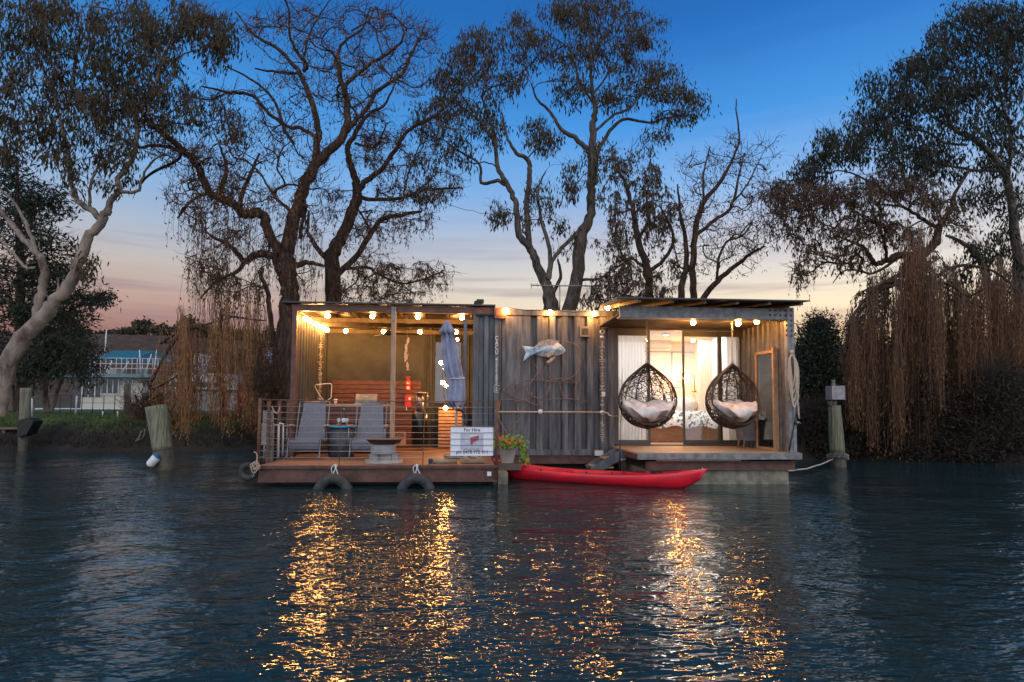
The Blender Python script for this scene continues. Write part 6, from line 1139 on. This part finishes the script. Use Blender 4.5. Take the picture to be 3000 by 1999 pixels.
# neighbouring houseboat beyond the lawn
NB = thing('houseboat', 'cream two deck houseboat with a teal canopy beyond the left lawn', 'houseboat', (-20, 38, .9)); Y = 38.0
CRM = mat('cream_cladding', (.52, .50, .44), .7, c2=(.40, .38, .33), stretch=(1, 1, 14), scale=3); DKW = mat('dark_window', (.02, .028, .035), .15); TEAL = mat('teal_canvas', (.015, .14, .20), .8); CRML = mat('upper_deck_edge', (.14, .24, .27), .6); W2 = mat('white_rail', (.62, .64, .68), .5)
X = lambda px, y=38.0: at(px, 1150, y).x
Z = lambda py, y=38.0: at(350, py, y).z
b = MB(); b.box(X(238), X(452), Y, Y+5, .9, Z(1106)); b.build('cabin', CRM, NB); b = MB(); b.box(X(195), X(238), Y+.6, Y+5, .9, Z(1106)); b.build('doorway', DKW, NB)
b = MB(); b.box(X(150), X(473), Y-.6, Y+5.2, Z(1107), Z(1097)); b.build('upper_deck', CRML, NB)
b = MB(); b.box(X(130), X(455), Y-.7, Y+5.2, .80, .98); b.build('hull', W2, NB)
for (a0, a1, t0, t1, k) in ((242, 298, 1102, 1164, 3), (299, 348, 1105, 1152, 3), (363, 388, 1111, 1128, 2), (417, 440, 1114, 1131, 2), (362, 386, 1148, 1166, 1), (418, 440, 1150, 1166, 1)):
    b = MB(); b.box(X(a0), X(a1), Y-.03, Y-.001, Z(t1), Z(t0)); wn = b.build('window', DKW, NB); b = MB()
    for i in range(k+1): x = X(a0)+(X(a1)-X(a0))*i/k; b.box(x-.03, x+.03, Y-.06, Y-.031, Z(t1), Z(t0))
    b.box(X(a0)-.03, X(a1)+.03, Y-.062, Y-.032, Z(t0), Z(t0)+.05); b.build('frame', W2, wn)
for zz1, zz2 in ((1078, 1062), ):
    rl = MB(); x0, x1 = X(260), X(472)
    for h in (0.33, .62, .95): rl.tube([(x0, Y-.5, Z(1097)+h), (x1, Y-.5, Z(1097)+h)], .022, 5); rl.tube([(x1, Y-.5, Z(1097)+h), (x1, Y+4.5, Z(1097)+h)], .022, 5)
    for i in range(15): x = x0+(x1-x0)*i/14; rl.tube([(x, Y-.5, Z(1097)), (x, Y-.5, Z(1097)+.95)], .018, 4)
    rl.build('railing', W2, NB)
b = MB(); pts = [(282, 1019), (398, 1019), (366, 1056), (330, 1047), (284, 1050)]; b.add([(X(270), Y+.2, Z(1050)), (X(366), Y+.2, Z(1056)), (X(400), Y+2, Z(1019)), (X(270), Y+2, Z(1019)), (X(450), Y+3.5, Z(1052)), (X(430), Y+3.6, Z(1026)), (X(270), Y+3.6, Z(1040)), (X(366), Y+.2, Z(1060)), (X(270), Y+.2, Z(1054))], [(0, 1, 2, 3), (1, 4, 5, 2), (2, 5, 6, 3), (8, 7, 1, 0)]); b.build('canopy', TEAL, NB)
b = MB()
for a0, y0, a1, y1 in ((308, 1097, 318, 1058), (354, 1097, 368, 1058), (413, 1100, 398, 1024), (424, 1100, 434, 1036), (449, 1107, 449, 1024), (268, 1090, 272, 1040)): b.tube([(X(a0), Y-.1, Z(y0)), (X(a1), Y-.1+.3, Z(y1))], .035, 5)
b.build('canopy_pole', W2, NB)
b = MB(); b.box(X(280), X(310), Y+1, Y+2, Z(1096), Z(1076)); b.box(X(328), X(352), Y+2.5, Y+3, Z(1096), Z(1060)); b.build('deck_locker', CRM, NB)
b = MB(); b.lathe((X(462), Y-.2, Z(1106)+.05), [(.17, 0), (.2, .1), (.2, .36), (.17, .44)], 12); tag(b.build('red_drum', RED), 'red drum on the upper deck of the cream houseboat', 'drum')
b = MB(); b.tube([(X(272), Y+1, Z(1050)), (X(274), Y+1, Z(960))], .04, 5); b.tube([(X(272), Y+1, Z(953)), (X(320), Y+1, Z(953))], .015, 4); b.build('aerial', W2, NB)
text('lettering', '125', .42, (X(355), Y-.01, Z(1127)), FRAME, NB)
# white cruiser behind the weeping willow
CR = thing('cruiser', 'white cabin cruiser half hidden behind the weeping willow strands', 'boat', (X(560), 33, .9)); y = 33.0; X3 = lambda px: at(px, 1150, y).x; Z3 = lambda py: at(500, py, y).z
b = MB(); b.prism([(X3(478), Z3(1205)), (X3(474), Z3(1140)), (X3(690), Z3(1150)), (X3(720), Z3(1205))], 1, y, y+3); b.build('hull', mat('cruiser_hull', (.28, .28, .3), .4), CR)
b = MB(); b.prism([(X3(480), Z3(1140)), (X3(484), Z3(1112)), (X3(500), Z3(1092)), (X3(655), Z3(1092)), (X3(665), Z3(1140))], 1, y+.3, y+2.7); b.prism([(X3(520), Z3(1092)), (X3(556), Z3(1032)), (X3(562), Z3(1032)), (X3(545), Z3(1092))], 1, y+.5, y+2.2); b.build('cabin', WHT, CR)
for a0, a1 in ((490, 515), (525, 560), (570, 610), (620, 650)):
    b = MB(); b.box(X3(a0), X3(a1), y+.28, y+.3, Z3(1134), Z3(1118)); b.build('window', DKW, CR)
b = MB(); [b.tube([(X3(a_), y+.1, Z3(1092)), (X3(a_), y+.1, Z3(1072))], .02, 4) for a_ in (552, 580, 610, 640, 660)]; b.tube([(X3(552), y+.1, Z3(1072)), (X3(660), y+.1, Z3(1072))], .025, 4); b.tube([(X3(430), y-.1, Z3(1139)), (X3(520), y-.1, Z3(1139))], .03, 4); b.build('rail', W2, CR)
SB = thing('ski_boat', 'boat with a pale blue cover beside the red sail bag behind the bare shrub', 'boat', (X3(760), 34, .9))
b = MB(); b.prism([(X3(700), Z3(1060)), (X3(715), Z3(1030)), (X3(760), Z3(1018)), (X3(810), Z3(1024)), (X3(820), Z3(1062))], 1, 34, 36.5); b.build('cover', mat('pale_cover', (.36, .42, .58), .7), SB)
b = MB(); b.box(X3(705), X3(815), 34.1, 36.4, .9, Z3(1064)); b.build('cabin', mat('dim_cabin', (.12, .12, .12), .6), SB)
b = MB(); p = at(705, 1130, 26); b.prism([(p.x-.15, .9), (p.x+.25, .9), (p.x+.35, 1.7), (p.x+.1, 2.25), (p.x-.1, 1.9)], 1, 26, 26.3); tag(b.build('kayak_rack_cover', mat('crimson_cover', (.30, .02, .05), .7)), 'crimson upright cover standing on the lawn behind the bare shrub', 'cover')
# low garden fence and white stakes on the left lawn
FN = thing('garden_fence', 'thin dark wire fence standing in front of the cream houseboat', 'fence', (X(300), 24, .9)); FI = mat('fence_iron', (.06, .06, .07), .5)
for i in range(9):
    a_ = at(175+i*32, 1206, 24); b = MB(); b.tube([(a_.x, 24, .85), (a_.x, 24, 1.55)], .014, 4); b.build('post', FI, FN)
for h in (1.0, 1.25, 1.52): b = MB(); b.tube([(at(175, 1, 24).x, 24, h), (at(431, 1, 24).x, 24, h)], .010, 4); b.build('rail', FI, FN)
for px, pt, pb, lb in ((94, 1168, 1218, 'short white stake beside the dark pile on the left lawn'), (221, 1160, 1220, 'tall slanting white stake on the left lawn in front of the fence'), (301, 1205, 1220, 'short white stake on the lawn below the dark pile'), (345, 1205, 1222, 'short white stake on the lawn nearest the leaning pile')):
    a_, c_ = at(px, pb, 19), at(px+(4 if px == 221 else 0), pt, 19); b = MB(); b.tube([(a_.x, 19, .8), (c_.x, 19, c_.z)], .02, 6); tag(b.build('white_stake', W2), lb, 'stake', 'white stakes on the left lawn')
b = MB(); b.tube([at(40, 1212, 18), at(220, 1206, 19), at(345, 1222, 18.5), at(480, 1225, 17)], .008, 4); tag(b.build('mooring_line', FI), 'thin dark mooring line slung along the left bank', 'rope')
for i, (px, py, s) in enumerate(((273, 1270, 1), (250, 1283, 1.3), (30, 1253, 1.6))):
    p = at(px, py, 16.3 if px > 100 else 16.5); t = tag(MB().box(p.x-.22*s, p.x+.22*s, p.y, p.y+.3, p.z-.05, p.z).box(p.x-.15*s, p.x-.10*s, p.y+.05, p.y+.15, p.z-.25, p.z-.051).box(p.x+.10*s, p.x+.15*s, p.y+.05, p.y+.15, p.z-.25, p.z-.051).build('landing_plank', mat('old_plank', (.16, .12, .09), .9, bump=.5)), ('upper small mossy plank step on the left bank', 'lower small plank step at the water of the left bank', 'old plank landing left of the dark pile')[i], 'step', 'old plank steps on the left bank')
# right: red shed and covered dinghy behind the shrub
b = MB(); y = 24; q0, q1 = at(2335, 1176, y), at(2425, 1148, y); b.box(q0.x, q1.x, y, y+3, q0.z, q1.z)
t = thing('red_shed', 'low dark red shed with a pale roof edge glimpsed behind the right pile', 'shed', (q0.x, y, .9)); b.box(q0.x, q1.x, y, y+.2, .8, q0.z-.001); b.build('wall', mat('red_wall', (.16, .02, .02), .8), t); b = MB(); b.box(q0.x-.1, q1.x+.1, y-.1, y+3.1, q1.z+.01, q1.z+.07); b.build('roof', W2, t)
b = MB(); y = 20; p0, p1 = at(2342, 1240, y), at(2420, 1183, y); b.prism([(p0.x, p0.z), (p1.x, p0.z), (p1.x+.1, p1.z-.15), (p1.x-.15, p1.z), (p0.x+.1, p1.z+.02), (p0.x-.05, p1.z-.2)], 1, y, y+1.8); tag(b.build('covered_dinghy', mat('blue_cover', (.24, .32, .48), .6)), 'dinghy under a pale blue cover behind the brambles by the right pile', 'dinghy')
b = MB(); y = 19; [b.tube([at(a_, c_, y), at(a_, d_, y)], .018, 5) for a_, c_, d_ in ((2493, 1195, 1232), (2520, 1180, 1232))]; b.tube([at(2490, 1198, y), at(2505, 1198, y)], .016, 5); b.tube([at(2513, 1232, y), at(2530, 1232, y)], .03, 5); tag(b.build('white_ladder_frame', W2), 'small white ladder frame glimpsed between the willow strands', 'frame')
b = MB(); p = at(2517, 1182, 19); b.ball(p, .07, 10); tag(b.build('red_buoy', RED), 'small red buoy hanging by the white ladder frame', 'buoy')
b = MB(); b.tube(smoothline([at(415, 1262, 16), at(405, 1285, 15.95), at(388, 1297, 15.9), at(400, 1292, 15.9), at(420, 1280, 15.9), at(424, 1258, 16)], 4), .015, 5); tag(b.build('exposed_root', GUM), 'pale looped root hanging over the bank behind the leaning pile', 'root')
# antenna on the gum behind the container
b = MB(); b.tube([at(1555, 836, 19), at(1760, 839, 19)], .02, 5); b.tube([at(1556, 830, 19), at(1557, 846, 19)], .012, 4)
for i in range(9): p = at(1575+i*20, 837, 19); b.tube([p+Vector((0, -.0, -.05)), p+Vector((0, 0, .12))], .008, 4)
b.tube([at(1640, 838, 19), at(1640, 920, 19)], .02, 5); tag(b.build('tv_aerial', CHAIN), 'thin horizontal aerial in front of the twin trunked gum', 'aerial')
